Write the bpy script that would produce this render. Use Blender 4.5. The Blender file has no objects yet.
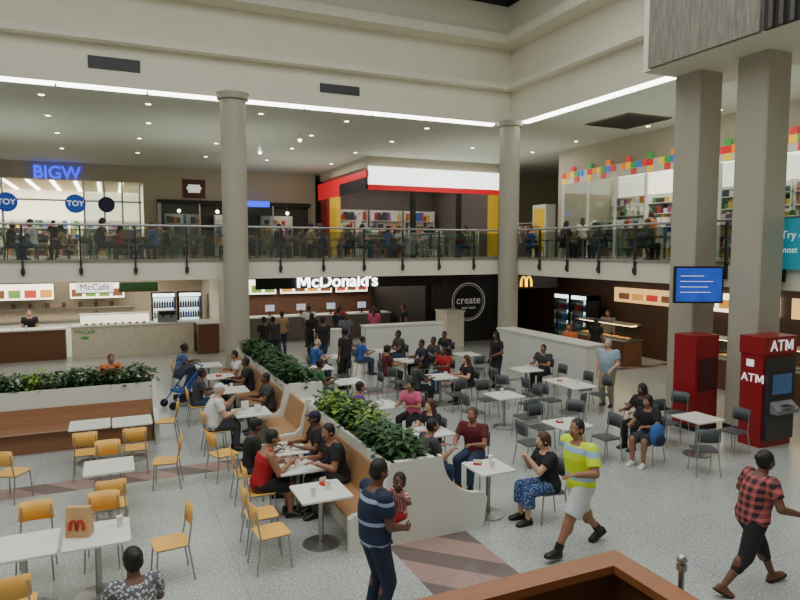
import bpy, math, random, bmesh
from mathutils import Vector, Matrix
R=random.Random(7)
COL=bpy.context.scene.collection
V=Vector
# ---------------------------------------------------------------- materials
def srgb(c): return tuple((v/255)/12.92 if v/255<=.04045 else ((v/255+.055)/1.055)**2.4 for v in c)
MC={}
def mat(name,col,rough=.55,metal=0.,var=.10,scale=6,emit=0,bump=0,stretch=None):
    if name in MC: return MC[name]
    m=bpy.data.materials.new(name); m.use_nodes=True; nt=m.node_tree; n=nt.nodes; L=nt.links; b=n['Principled BSDF']
    c=srgb(col); tc=n.new('ShaderNodeTexCoord'); no=n.new('ShaderNodeTexNoise'); no.inputs['Scale'].default_value=scale; no.inputs['Detail'].default_value=4
    if stretch:
        mp=n.new('ShaderNodeMapping'); mp.inputs['Scale'].default_value=stretch; L.new(tc.outputs['Object'],mp.inputs['Vector']); L.new(mp.outputs['Vector'],no.inputs['Vector'])
    else: L.new(tc.outputs['Object'],no.inputs['Vector'])
    mx=n.new('ShaderNodeMix'); mx.data_type='RGBA'
    mx.inputs[6].default_value=tuple(min(1,v*(1-var*2)) for v in c)+(1,); mx.inputs[7].default_value=tuple(min(1,v*(1+var*2)) for v in c)+(1,)
    L.new(no.outputs[0],mx.inputs[0]); L.new(mx.outputs[2],b.inputs['Base Color'])
    b.inputs['Roughness'].default_value=rough; b.inputs['Metallic'].default_value=metal
    if emit:
        L.new(mx.outputs[2],b.inputs['Emission Color']); b.inputs['Emission Strength'].default_value=emit
    if bump:
        bp=n.new('ShaderNodeBump'); bp.inputs['Strength'].default_value=bump; L.new(no.outputs[0],bp.inputs['Height']); L.new(bp.outputs[0],b.inputs['Normal'])
    MC[name]=m; return m
def pattern(name,c1,c2,fx=0,fy=0,fz=0,duty=.5,rough=.8,oz=0,wide=False):
    m=bpy.data.materials.new(name); m.use_nodes=True; nt=m.node_tree; n=nt.nodes; L=nt.links; b=n['Principled BSDF']
    tc=n.new('ShaderNodeTexCoord'); sp=n.new('ShaderNodeSeparateXYZ'); L.new(tc.outputs['Object'],sp.inputs[0]); outs=[]
    for i,f in enumerate((fx,fy,fz)):
        if not f: continue
        a=n.new('ShaderNodeMath'); a.operation='MULTIPLY_ADD'; a.inputs[1].default_value=f; a.inputs[2].default_value=oz if i==2 else 0; L.new(sp.outputs[i],a.inputs[0])
        fr=n.new('ShaderNodeMath'); fr.operation='FRACT'; L.new(a.outputs[0],fr.inputs[0])
        lt=n.new('ShaderNodeMath'); lt.operation='LESS_THAN'; lt.inputs[1].default_value=duty; L.new(fr.outputs[0],lt.inputs[0]); outs.append(lt)
    o=outs[0]
    for k in outs[1:]:
        a=n.new('ShaderNodeMath'); a.operation='ADD'; L.new(o.outputs[0],a.inputs[0]); L.new(k.outputs[0],a.inputs[1]); o=a
    dv=n.new('ShaderNodeMath'); dv.operation='DIVIDE'; dv.inputs[1].default_value=len(outs); L.new(o.outputs[0],dv.inputs[0])
    mx=n.new('ShaderNodeMix'); mx.data_type='RGBA'; mx.inputs[6].default_value=srgb(c1)+(1,); mx.inputs[7].default_value=srgb(c2)+(1,)
    L.new(dv.outputs[0],mx.inputs[0]); L.new(mx.outputs[2],b.inputs['Base Color']); b.inputs['Roughness'].default_value=rough
    return m
def floral(name,c1,c2,scale=30):
    m=bpy.data.materials.new(name); m.use_nodes=True; nt=m.node_tree; n=nt.nodes; L=nt.links; b=n['Principled BSDF']
    tc=n.new('ShaderNodeTexCoord'); vo=n.new('ShaderNodeTexVoronoi'); vo.inputs['Scale'].default_value=scale; L.new(tc.outputs['Object'],vo.inputs['Vector'])
    lt=n.new('ShaderNodeMath'); lt.operation='LESS_THAN'; lt.inputs[1].default_value=.42; L.new(vo.outputs['Distance'],lt.inputs[0])
    mx=n.new('ShaderNodeMix'); mx.data_type='RGBA'; mx.inputs[6].default_value=srgb(c1)+(1,); mx.inputs[7].default_value=srgb(c2)+(1,)
    L.new(lt.outputs[0],mx.inputs[0]); L.new(mx.outputs[2],b.inputs['Base Color']); b.inputs['Roughness'].default_value=.8
    return m
def glassmat(name,tint,fac):
    m=bpy.data.materials.new(name); m.use_nodes=True; nt=m.node_tree; n=nt.nodes; L=nt.links
    n.remove(n['Principled BSDF']); t=n.new('ShaderNodeBsdfTransparent'); t.inputs[0].default_value=srgb(tint)+(1,)
    g=n.new('ShaderNodeBsdfGlossy'); g.inputs['Roughness'].default_value=.04
    mx=n.new('ShaderNodeMixShader'); mx.inputs[0].default_value=fac
    L.new(t.outputs[0],mx.inputs[1]); L.new(g.outputs[0],mx.inputs[2]); L.new(mx.outputs[0],n['Material Output'].inputs[0]); return m
def floormat():
    m=bpy.data.materials.new('terrazzo_floor'); m.use_nodes=True; nt=m.node_tree; n=nt.nodes; L=nt.links; b=n['Principled BSDF']
    tc=n.new('ShaderNodeTexCoord'); sp=n.new('ShaderNodeSeparateXYZ'); L.new(tc.outputs['Object'],sp.inputs[0])
    def M(op,a,bv):
        k=n.new('ShaderNodeMath'); k.operation=op
        for i,x in enumerate((a,bv)):
            if x is None: continue
            if isinstance(x,(int,float)): k.inputs[i].default_value=x
            else: L.new(x,k.inputs[i])
        return k.outputs[0]
    def mix(f,a,bv):
        k=n.new('ShaderNodeMix'); k.data_type='RGBA'
        for i,x in ((0,f),(6,a),(7,bv)):
            if isinstance(x,tuple): k.inputs[i].default_value=srgb(x)+(1,)
            elif isinstance(x,(int,float)): k.inputs[i].default_value=x
            else: L.new(x,k.inputs[i])
        return k.outputs[2]
    X,Y=sp.outputs[0],sp.outputs[1]
    def noise(s,d=3):
        k=n.new('ShaderNodeTexNoise'); k.inputs['Scale'].default_value=s; k.inputs['Detail'].default_value=d; L.new(tc.outputs['Object'],k.inputs['Vector']); return k.outputs[0]
    def rng(v,lo,hi): return M('MULTIPLY',M('GREATER_THAN',v,lo),M('LESS_THAN',v,hi))
    sp1=M('GREATER_THAN',noise(50,2),.55); sp2=M('GREATER_THAN',noise(34,2),.58)
    base=mix(noise(.9),(154,159,155),(182,186,180))
    base=mix(M('MULTIPLY',sp1,.55),base,(108,112,110)); base=mix(M('MULTIPLY',sp2,.55),base,(212,214,208))
    red=mix(noise(40),(138,108,100),(174,146,138)); dark=mix(noise(40),(92,80,78),(122,106,102))
    blk=M('GREATER_THAN',M('FRACT',M('MULTIPLY',M('ADD',X,Y),.9),None),.55)
    red=mix(blk,red,dark)
    m1=M('MULTIPLY',rng(Y,11.7,12.25),M('LESS_THAN',X,2.75)); m2=M('MULTIPLY',rng(X,3.3,4.5),M('LESS_THAN',Y,7.7))
    m3=M('MULTIPLY',rng(Y,16.2,16.6),M('GREATER_THAN',X,4.8)); m4=M('MULTIPLY',rng(X,9.0,9.4),M('GREATER_THAN',Y,16.4))
    mk=M('MINIMUM',M('ADD',M('ADD',m1,m2),M('ADD',m3,m4)),1)
    c=mix(mk,base,red)
    j=M('MAXIMUM',M('LESS_THAN',M('FRACT',M('MULTIPLY',X,.75),None),.008),M('LESS_THAN',M('FRACT',M('MULTIPLY',Y,.75),None),.008))
    c=mix(M('MULTIPLY',j,.4),c,(90,90,88))
    L.new(c,b.inputs['Base Color']); b.inputs['Roughness'].default_value=.24
    return m
WHITE=mat('white_laminate',(224,224,217),.35,var=.02); CREAM=mat('cream_paint',(226,222,204),.7,var=.03,scale=1); CREAM3=mat('upper_wall_beige',(182,174,154),.8,var=.04,scale=1)
PLW=mat('planter_white',(212,212,203),.5,var=.03,scale=2)
CEIL=mat('ceiling_paint',(206,212,197),.8,var=.02,scale=1); COLM=mat('column_paint',(166,160,145),.6,var=.04,scale=2)
STEEL=mat('brushed_steel',(170,172,172),.3,.9,var=.05); DSTEEL=mat('dark_steel',(70,72,74),.4,.8)
ORANGE=mat('yellow_orange_plywood',(236,178,84),.4,var=.08,scale=5,stretch=(1,8,1)); GREYP=mat('grey_plastic',(70,74,78),.45); BLUEP=mat('blue_plastic',(38,86,160),.4)
WOOD=mat('tan_wood',(168,128,90),.45,var=.14,scale=4,stretch=(6,.6,6)); WOODR=mat('mid_brown_wood',(142,98,68),.4,var=.14,scale=4,stretch=(8,.8,8)); DWOOD=mat('dark_wood',(72,50,36),.5,var=.2,scale=3,stretch=(6,6,.6))
WOODP=mat('orange_brown_veneer',(140,88,54),.38,var=.12,scale=3,stretch=(.8,6,8)); WOODPI=mat('brown_veneer',(98,62,42),.5,var=.12,scale=3)
BLACK=mat('matt_black',(22,22,24),.6); SOIL=mat('soil',(48,36,28),.95,bump=.6,scale=30); VENT=mat('vent_grille',(66,64,60),.6)
RED=mat('red_panel',(140,18,28),.35,var=.05); TEAL=mat('teal_poster',(40,140,160),.5,var=.05,emit=.3)
LED=mat('led_strip',(255,252,240),.5,var=0,emit=9); WARM=mat('warm_lamp',(255,238,206),.5,var=0,emit=9)
GLASS=glassmat('balustrade_glass',(212,218,214),.08); GLASS2=glassmat('shop_glass',(225,232,230),.06)
LEAF=mat('dark_green_leaf',(40,78,36),.5,var=.3,scale=9); LEAF2=mat('lime_green_leaf',(118,150,52),.5,var=.3,scale=9); STEM=mat('plant_stem',(70,64,36),.8)
# ---------------------------------------------------------------- mesh builder
class MB:
    def __init__(s): s.v=[]; s.f=[]; s.m=[]; s.s=[]
    def add(s,vs,fs,mi=0,sm=False,M=None):
        o=len(s.v); s.v+= [tuple(M@V(p)) for p in vs] if M else [tuple(p) for p in vs]
        for f in fs: s.f.append([i+o for i in f]); s.m.append(mi); s.s.append(sm)
        return s
    def box(s,x0,x1,y0,y1,z0,z1,mi=0,M=None):
        return s.add([(x0,y0,z0),(x1,y0,z0),(x1,y1,z0),(x0,y1,z0),(x0,y0,z1),(x1,y0,z1),(x1,y1,z1),(x0,y1,z1)],
          [(0,3,2,1),(4,5,6,7),(0,1,5,4),(1,2,6,5),(2,3,7,6),(3,0,4,7)],mi,False,M)
    def loft(s,rings,mi=0,sm=True,cap=True):
        n=len(rings[0]); vs=[p for r in rings for p in r]; fs=[]
        for i in range(len(rings)-1):
            for k in range(n):
                a=i*n+k; b=i*n+(k+1)%n; fs.append((a,b,b+n,a+n))
        s.add(vs,fs,mi,sm)
        if cap:
            s.add(rings[0],[tuple(range(n))[::-1]],mi,False); s.add(rings[-1],[tuple(range(n))],mi,False)
        return s
    def cone(s,p0,p1,r0,r1,n=12,mi=0,cap=True):
        p0=V(p0);p1=V(p1); d=(p1-p0)
        if d.length<1e-6: return s
        d.normalize(); a=d.orthogonal().normalized(); b=d.cross(a)
        rr=[[p+(a*math.cos(t)+b*math.sin(t))*r for t in [2*math.pi*k/n for k in range(n)]] for p,r in ((p0,r0),(p1,r1))]
        return s.loft(rr,mi,True,cap)
    def ell(s,c,r,Q=None,n=12,m=8,mi=0):
        c=V(c); vs=[];fs=[]
        if not hasattr(r,'__len__'): r=(r,r,r)
        Q=Q or Matrix.Identity(3)
        vs.append(c+Q@V((0,0,r[2])))
        for i in range(1,m):
            ph=math.pi*i/m
            for k in range(n):
                th=2*math.pi*k/n; vs.append(c+Q@V((r[0]*math.sin(ph)*math.cos(th),r[1]*math.sin(ph)*math.sin(th),r[2]*math.cos(ph))))
        vs.append(c+Q@V((0,0,-r[2]))); B=len(vs)-1
        for k in range(n):
            fs.append((0,1+k,1+(k+1)%n)); fs.append((B,B-n+(k+1)%n,B-n+k))
        for i in range(m-2):
            for k in range(n):
                a=1+i*n+k;b=1+i*n+(k+1)%n; fs.append((a,a+n,b+n,b))
        return s.add(vs,fs,mi,True)
    def cap(s,p0,p1,r0,r1,n=10,mi=0):
        s.cone(p0,p1,r0,r1,n,mi); s.ell(p0,r0,None,n,6,mi); s.ell(p1,r1,None,n,6,mi); return s
    def tube(s,path,r,n=8,mi=0):
        for a,b in zip(path,path[1:]): s.cone(a,b,r,r,n,mi)
        for p in path[1:-1]: s.ell(p,r,None,n,5,mi)
        return s
    def plate(s,cx,cy,w,d,z0,z1,r=.04,mi=0,ch=.004):
        def ring(z,ins):
            o=[];hw=w/2-ins;hd=d/2-ins;rr=max(r-ins,.001)
            for q,(sx,sy) in enumerate(((1,1),(-1,1),(-1,-1),(1,-1))):
                for k in range(5):
                    t=math.pi/2*(q+k/4); o.append((cx+sx*(hw-rr)+rr*math.cos(t),cy+sy*(hd-rr)+rr*math.sin(t),z))
            return o
        return s.loft([ring(z0,ch),ring(z0+ch,0),ring(z1-ch,0),ring(z1,ch)],mi,False)
    def prism(s,poly,axis,a,b,mi=0):
        f={'y':lambda p,t:(p[0],t,p[1]),'x':lambda p,t:(t,p[0],p[1]),'z':lambda p,t:(p[0],p[1],t)}[axis]
        return s.loft([[f(p,a) for p in poly],[f(p,b) for p in poly]],mi,False)
    def mesh(s,name,mats):
        me=bpy.data.meshes.new(name); me.from_pydata(s.v,[],s.f); me.update()
        for m in mats: me.materials.append(m)
        me.polygons.foreach_set('material_index',s.m); me.polygons.foreach_set('use_smooth',s.s)
        bm=bmesh.new(); bm.from_mesh(me); bmesh.ops.recalc_face_normals(bm,faces=bm.faces); bm.to_mesh(me); bm.free()
        return me
def new(name,data=None,parent=None,loc=(0,0,0),rz=0,label=None,cat=None,group=None,kind=None,sc=1):
    o=bpy.data.objects.new(name,data); COL.objects.link(o); o.location=loc; o.rotation_euler=(0,0,rz)
    if sc!=1: o.scale=(sc,)*3
    if parent: o.parent=parent
    if label: o['label']=label
    if cat: o['category']=cat
    if group: o['group']=group
    if kind: o['kind']=kind
    return o
def thing(name,parts,loc,yaw=90,label='',cat='',group=None,sc=1):
    r=new(name,None,None,loc,math.radians(yaw-90),label,cat,group,None,sc); r.empty_display_size=.1
    for p in parts:
        c=new(p[0],p[1],r,label=p[2] if len(p)>2 else None)
        if len(p)>3:
            for q in p[3]: new(q[0],q[1],c)
    return r
def solid(name,mb,mats,label=None,cat=None,kind=None,loc=(0,0,0),group=None,yaw=90):
    return new(name,mb.mesh(name,mats),None,loc,math.radians(yaw-90),label,cat,group,kind)
TEXTS=[]
def text(body,parent,loc,rz,size,m,ext=.01,name='lettering',bold=0,sx=1,al='CENTER'):
    cu=bpy.data.curves.new(name,'FONT'); cu.body=body; cu.size=size; cu.extrude=ext; cu.align_x=al; cu.align_y='CENTER'; cu.offset=bold; cu.resolution_u=4
    cu.materials.append(m); o=bpy.data.objects.new(name,cu); COL.objects.link(o); o.parent=parent; o.location=loc; o.rotation_euler=(math.pi/2,0,rz); o.scale=(sx,1,1)
    TEXTS.append(o); return o
MPOLY=[(-.5,0),(-.5,1),(-.28,1),(0,.42),(.28,1),(.5,1),(.5,0),(.30,0),(.30,.64),(.08,.14),(-.08,.14),(-.30,.64),(-.30,0)]
def letterM(parent,loc,rz,h,w,m,t=.02):
    new('lettering',MB().prism([(x*w,z*h-h/2) for x,z in MPOLY],'y',-t,0).mesh('lettering',[m]),parent,loc,rz)
def arches(parent,loc,rz,h,w,m,t=.02,name='logo'):
    b=MB()
    for q in(-1,1):
        cx=q*w*.25; N2=14; ro=w*.25+t*1.3; ri=w*.25-t*1.3
        for k in range(N2):
            a0=math.pi*k/N2; a1=math.pi*(k+1)/N2
            P=lambda r,a: (cx+r*math.cos(a),(h)*math.sin(a)**.75*(1 if r==ro else .90)) if 0<a<math.pi else (cx+r*math.cos(a),0)
            b.prism([P(ri,a0),P(ro,a0),P(ro,a1),P(ri,a1)],'y',-.02,0)
    new(name,b.mesh(name,[m]),parent,loc,rz)
# ---------------------------------------------------------------- people
JOBS=[]
def ik(a,b,l1,l2,hint):
    d=b-a; L=min(max(d.length,.08),(l1+l2)*.999); dn=d.normalized(); b=a+dn*L
    x=(l1*l1-l2*l2+L*L)/(2*L); h=math.sqrt(max(l1*l1-x*x,0)); p=hint-dn*hint.dot(dn); p.normalize(); return a+dn*x+p*h,b
EYE=mat('eye_dark',(24,18,16),.2); EYEW=mat('eye_white',(215,210,200),.3); LIP=mat('lip',(120,62,58),.5)
SK={'d':mat('skin_dark_brown',(106,70,52),.5,var=.06),'m':mat('skin_brown',(150,106,82),.5,var=.05),'l':mat('skin_light',(202,158,132),.5,var=.05)}
HB=mat('hair_black',(22,18,17),.6,var=.3,scale=60); HG=mat('hair_grey',(170,168,162),.7,scale=60); HBR=mat('hair_brown',(78,50,32),.6,scale=60)
def person(X,Y,yaw,pose='stand',top=None,bot=None,skin='d',hm=None,hair='short',h=1.72,z=0,vox=.018,lean=None,hl=None,hr=None,fl=None,fr=None,
           hd=(0,0),bottom='trousers',sleeve=.6,shoe=None,fem=False,fat=0,label='person',capm=None,hs=1,group=None,palm='down',bulk=1.1,leg_len=.97):
    K1=bulk
    if lean is None: lean={'stand':2,'walk':6,'sit':6}[pose]
    a=math.radians(lean); up=V((0,math.sin(a),math.cos(a))); fw=V((0,math.cos(a),-math.sin(a))); rt=V((1,0,0))
    P=V((0,0,.94)) if pose!='sit' else V((0,-.06,.55))
    if pose=='walk': P=V((0,0,.90))
    sw=(.158 if fem else .188)*(1+(K1-1)*.5); hw=.09
    rings=[(-.11,.09,.07),(-.06,.155,.10),(0,.172 if fem else .16,.118),(.11,.132 if fem else .146,.10+fat*.6),(.2,.128 if fem else .146,.10+fat),(.32,.150 if fem else .168,.122+fat*.4),(.42,.15 if fem else .170,.110),(.48,.12,.08),(.525,.062,.058)]
    rings=[(t,x*(1+(K1-1)*.7)+(fat*.5 if -.05<t<.3 else 0),yv*(1+(K1-1)*.7)) for t,x,yv in rings[:-1]]+[rings[-1]]
    def torso(mb,inf,t0,t1,n=16,hem=0):
        rr=[]; sel=[r for r in rings if t0<=r[0]<=t1]
        for t,rx,ry in sel:
            c=P+up*t; rr.append([c+rt*(rx+inf)*math.cos(q)+fw*(ry+inf)*math.sin(q) for q in [2*math.pi*k/n for k in range(n)]])
        if hem:
            t,rx,ry=sel[0]; c=P+up*(t-hem); rr.insert(0,[c+rt*(rx+inf+.004)*math.cos(q)+fw*(ry+inf+.004)*math.sin(q) for q in [2*math.pi*k/n for k in range(n)]])
        mb.loft(rr)
    B=MB(); post=MB(); torso(B,0,-.2,.6)
    nb=P+up*.51; HC=nb+up*.10*(1 if hs==1 else .8)+V((0,.012,.055*hs))+fw*.02
    B.cone(nb-up*.03,HC-V((0,.01,.03)),.060*(K1 if K1<1.1 else 1.08),.054)
    Hm=(Matrix.Rotation(math.radians(hd[0]),3,'Z')@Matrix.Rotation(math.radians(hd[1]),3,'X'))
    def H(x,y,zz): return HC+Hm@(V((x,y,zz))*hs)
    def he(mb,c,r,mi=0,n=12,m=8): mb.ell(H(*c),tuple(k*hs for k in r),Hm,n,m,mi)
    he(B,(0,-.004,.022),(.076,.094,.098)); he(B,(0,.022,-.045),(.057,.064,.066)); he(B,(0,.052,-.085),(.026,.024,.02))
    B.cap(H(0,.088,.008),H(0,.108,-.024),.009*hs,.016*hs,8)
    for q in(-1,1):
        he(B,(q*.078,-.008,-.008),(.011,.02,.03)); he(B,(q*.03,.078,.024),(.02,.012,.008)); he(B,(q*.045,.06,-.03),(.02,.022,.02))
        he(post,(q*.031,.083,.004),(.014,.009,.009),1,8,6); he(post,(q*.031,.0895,.004),(.006,.005,.006),2,6,4)
    he(post,(0,.085,-.055),(.023,.008,.008),3,8,6)
    sh=[P+up*.45-rt*sw,P+up*.45+rt*sw]
    B.cap(sh[0],sh[1],.055,.055)
    dl=hl if hl is not None else {'stand':(-.27,.06,.82),'walk':(-.28,.22,.93),'sit':(-.17,.36,.80)}[pose]
    dr=hr if hr is not None else {'stand':(.27,.06,.82),'walk':(.28,-.22,.90),'sit':(.17,.36,.80)}[pose]
    arms=[]
    for q,(S,tg) in zip((-1,1),zip(sh,(dl,dr))):
        E,W=ik(S,V(tg),.285,.25,V((q*.45,-.6,-.55)))
        arms.append((S,E,W)); B.cap(S,E,.052*K1,.041*K1); B.cap(E,W,.043*K1,.027*K1)
        dirv=(W-E).normalized(); nn=V((0,0,-1)) if (pose=='sit' or palm=='down') and abs(dirv.z)<.8 else V((-q,0,0))
        if palm=='in': nn=V((-q,0,0))
        nn=(nn-dirv*nn.dot(dirv)).normalized(); sd=dirv.cross(nn).normalized()
        Q=Matrix((sd,nn,dirv)).transposed()
        B.ell(W+dirv*.05,(.040,.017,.055),Q)
        ts=1 if sd.dot(V((-q,.6,.2)))>0 else -1
        for i in range(4):
            f=(i-1.5); p=W+dirv*.088+sd*f*.0195*1.0; ln=(.036,.042,.040,.030)[i if ts<0 else 3-i]; an=.28
            for k in range(3):
                dd=(dirv*math.cos(an)+nn*math.sin(an)); p2=p+dd*ln*(1,.75,.6)[k]; post.cap(p,p2,.0092-.0008*k,.0086-.0008*k,6); p=p2; an+=.38
        p=W+dirv*.028+sd*ts*.034; 
        for k,(ln,w) in enumerate(((.036,.012),(.03,.010))):
            dd=(dirv*(.75+.2*k)+sd*ts*(.65-.35*k)+nn*(.25+.25*k)).normalized(); p2=p+dd*ln; post.cap(p,p2,w,w-.001,6); p=p2
    hips=[P-rt*hw-up*.03,P+rt*hw-up*.03]
    if pose=='sit': df=[(-.11,.36,.085),(.11,.36,.085)]
    elif pose=='walk': df=[(-.10,.36,.085),(.10,-.36,.13)]
    else: df=[(-.11,-.01,.085),(.11,-.01,.085)]
    if fl: df[0]=fl
    if fr: df[1]=fr
    legs=[]
    for q,Hh,tg in zip((-1,1),hips,df):
        K,A=ik(Hh,V(tg),.435,.42,V((q*.12,1,.9 if pose=='sit' else .15)))
        legs.append((Hh,K,A)); B.cap(Hh,K,.086*K1,.056*K1); B.cap(K,A,.055*K1,.037); B.ell(K.lerp(A,.28)-V((0,.012,0)),(.052*K1,.058*K1,.11))
        back=(A.y<Hh.y-.15 and pose=='walk'); pit=math.radians(-28 if back else (12 if pose=='walk' and A.y>Hh.y+.15 else 0))
        ff=V((q*.12,math.cos(pit),math.sin(pit))).normalized(); uu=(V((0,0,1))-ff*ff.z).normalized(); r3=ff.cross(uu)
        def foot(mb,inf,low):
            rr=[]
            for t,w,hh in ((-.075,.018,.045),(-.06,.034,.085),(-.01,.038,.105),(.05,.042,.085),(.11,.048,.058),(.165,.044,.042),(.19,.022,.026)):
                c=A-uu*.078+ff*t*(1+inf*2)
                rr.append([c+r3*(w+inf)*math.cos(g)+uu*((hh+inf)*math.sin(g) if math.sin(g)>0 else (.007+low)*math.sin(g)) for g in [2*math.pi*k/12 for k in range(12)]])
            mb.loft(rr)
        foot(B,0,0)
        if shoe=='sandal':
            S2=MB(); rr=[]
            for t,w in ((-.08,.03),(-.04,.042),(.06,.046),(.14,.052),(.19,.04),(.205,.02)):
                c=A-uu*.080+ff*t; rr.append([c-r3*w-uu*.016,c+r3*w-uu*.016,c+r3*w,c-r3*w])
            S2.loft(rr,0,False); legs[-1]+=(S2,)
        elif shoe is not None:
            S2=MB(); foot(S2,.009,.007)
            if pose=='walk': S2.cone(A-uu*.02,A+(K-A).normalized()*.09,.052,.056,12)
            legs[-1]+=(S2,)
    body=new('person',B.mesh('person_body',[SK[skin],EYEW,EYE,LIP]),None,(X,Y,z),math.radians(yaw-90),label,'person',group,None,h/1.75)
    JOBS.append((body,vox*.75,post))
    def child(nm,mb,m,vx=None,lab=None):
        c=new(nm,mb.mesh(nm,[m]),body,label=lab)
        if vx: JOBS.append((c,vx,None))
        return c
    T=MB()
    if top is not None:
        torso(T,.021,-.07,.50 if sleeve>0 else .43,16,.03)
        if sleeve>0: T.cap(sh[0],sh[1],.072,.072)
        else:
            for q in(-1,1):
                T.cap(P+up*.36+rt*q*.085+fw*.10,P+up*.50+rt*q*.10,.026,.03); T.cap(P+up*.50+rt*q*.10,P+up*.36+rt*q*.085-fw*.09,.03,.026)
        for S,E,W in arms:
            if sleeve>0:
                e=S.lerp(E,min(sleeve,1)); T.ell(S,.073*K1); T.cone(S,e,.071*K1,.064*K1,14)
                if sleeve>1: T.ell(E,.059*K1); T.cone(E,E.lerp(W,sleeve-1),.059*K1,.044,14)
        child('shirt',T,top,vox)
    if bot is not None:
        T=MB(); torso(T,.012,-.2,.06,16)
        for L3 in legs:
            Hh,K,A=L3[:3]
            if bottom=='shorts': T.ell(Hh,.098*K1); T.cone(Hh,Hh.lerp(K,.95),.100*K1,.092*K1,14)
            elif bottom=='skirt': T.ell(Hh,.105); T.cap(Hh,K,.108,.095); T.cone(K,K.lerp(A,.55),.095,.11,14)
            else: T.ell(Hh,.098*K1); T.cap(Hh,K,.099*K1,.071*K1); T.cone(K,K.lerp(A,leg_len),.071*K1,.060,14)
        child(bottom,T,bot,vox)
    for L3 in legs:
        if len(L3)>3: child('shoe' if shoe!='sandal' else 'sandal',L3[3],shB if shoe=='sandal' else shoe)
    T=MB(); hm=hm or HB
    if hair in('short','long','bun','pony'):
        e=.006 if hair=='short' else .013
        he(T,(0,-.022,.036),(.080+e,.093+e,.096+e)); he(T,(0,-.03,-.01),(.079+e,.078+e,.07+e))
    if hair=='long':
        T.cap(H(0,-.06,-.02),P+up*.40-fw*.10,.075,.06)
        for q in(-1,1): T.cap(H(q*.062,-.02,0),P+up*.44+rt*q*.08+fw*.02,.03,.03)
    if hair=='bun': he(T,(0,-.115,.05),(.045,.04,.045))
    if hair=='pony': T.cap(H(0,-.11,.04),H(0,-.13,-.10),.03,.016)
    if hair=='bald': he(T,(0,-.03,-.005),(.082,.080,.055))
    if hair!='none': child('hair',T,hm,min(vox,.014))
    if capm is not None:
        T=MB(); he(T,(0,-.008,.055),(.088,.106,.078),n=16); T.loft([[H(x*.07,.06+yy,.065-abs(x)*.006+dz) for x,yy in ((-1,0),(-.95,.05),(-.6,.09),(0,.105),(.6,.09),(.95,.05),(1,0))] for dz in(-.004,.004)],0,False)
        child('cap',T,capm)
    return body
def cloth(n,c): return mat('cloth_'+n,c,.85,var=.12,scale=12,bump=.05)
cK=cloth('black',(30,30,33)); cW=cloth('white',(214,214,210)); cN=cloth('navy',(30,38,62)); cG=cloth('grey',(110,114,118)); cR=cloth('red',(168,28,36)); cB=cloth('blue',(50,92,160)); cLB=cloth('light_blue',(150,172,190))
cP=cloth('pink',(206,90,128)); cM=cloth('maroon',(96,32,40)); cPu=cloth('purple',(84,56,118)); cT=cloth('tan',(168,142,108)); cJ=cloth('denim',(48,62,92)); cGn=cloth('green',(56,98,70)); cDG=cloth('dark_grey',(58,60,64)); cKh=cloth('khaki',(150,140,114)); cO=cloth('orange',(206,104,50))
cPale=cloth('pale_grey',(196,202,204))
HIV=pattern('fluoro_yellow_pale_blue',(206,232,34),(150,186,206),fz=2.9,duty=.2,oz=.25)
STR=pattern('navy_pale_bands',(28,38,66),(150,168,196),fz=4.4,duty=.17,oz=.1); PLAID=pattern('red_dark_plaid',(42,30,38),(180,92,90),fx=11,fz=11,duty=.45); PLAIDR=pattern('red_white_plaid',(150,26,34),(222,190,186),fx=22,fz=22,duty=.4)
FLOR=floral('grey_white_print',(96,98,104),(196,198,200)); FLOR2=floral('blue_print',(44,70,120),(120,140,176))
shB=mat('shoe_black',(24,22,22),.4); shW=mat('shoe_white',(205,205,200),.4)
N=.012
person(.10,6.10,100,'sit',FLOR,cK,'d',HB,'bun',1.70,vox=N,shoe=shB,fem=True,hd=(10,-12),fat=.04,bulk=1.2,label='seated woman in grey and white printed top, dark hair pinned up')
person(2.46,6.10,4,'stand',STR,cN,'d',HB,'short',1.82,vox=N,shoe=shB,hl=(-.13,.27,1.16),hr=(.13,.27,1.02),hd=(6,-18),fat=.04,palm='in',bulk=1.2,label='standing man in navy polo with pale bands, holding a baby')
person(2.75,6.14,200,'sit',PLAIDR,cR,'d',HB,'short',.86,z=.89,vox=.009,shoe=shB,hs=1.7,fem=True,lean=0,hd=(25,0),bottom='shorts',hl=(-.3,.22,1.05),hr=(.3,.2,1.02),label='baby in red plaid dress held in a man\'s arms')
person(5.58,6.55,182,'walk',HIV,cPale,'m',HB,'short',1.86,vox=N,shoe=shB,bottom='shorts',sleeve=.75,lean=5,hl=(-.30,.34,1.12),hr=(.30,-.26,.98),fl=(-.09,.44,.085),fr=(.10,-.42,.15),bulk=1.3,fat=.02,hd=(6,0),label='man striding in fluoro yellow shirt, pale shorts and dark boots')
person(6.76,4.94,-14,'walk',PLAID,cK,'d',HB,'bun',1.74,vox=N,shoe='sandal',fem=True,lean=12,sleeve=.6,hl=(-.34,.36,1.12),hr=(.32,.34,1.02),fl=(-.10,.40,.085),fr=(.10,-.42,.14),fat=.04,bulk=1.24,leg_len=.5,label='woman walking in red plaid blouse, cropped black leggings and sandals')
person(1.98,9.3,-2,'sit',cR,cK,'m',HB,'short',1.78,vox=N,shoe=shB,sleeve=0,lean=16,bottom='shorts',hl=(-.14,.38,.80),hr=(.14,.36,.84),hd=(0,-10),bulk=1.22,label='man in red singlet leaning over the table on an orange chair')
person(1.98,10.15,-5,'sit',cK,cJ,'d',HB,'short',1.72,vox=.015,shoe=shB,lean=10,capm=cK,label='seated person in a black shirt and black cap')
person(3.05,9.15,184,'sit',cK,cDG,'m',HB,'short',1.82,vox=N,shoe=shB,lean=14,hd=(15,-14),bulk=1.2,label='man in a black shirt seated on the wooden bench')
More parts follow.
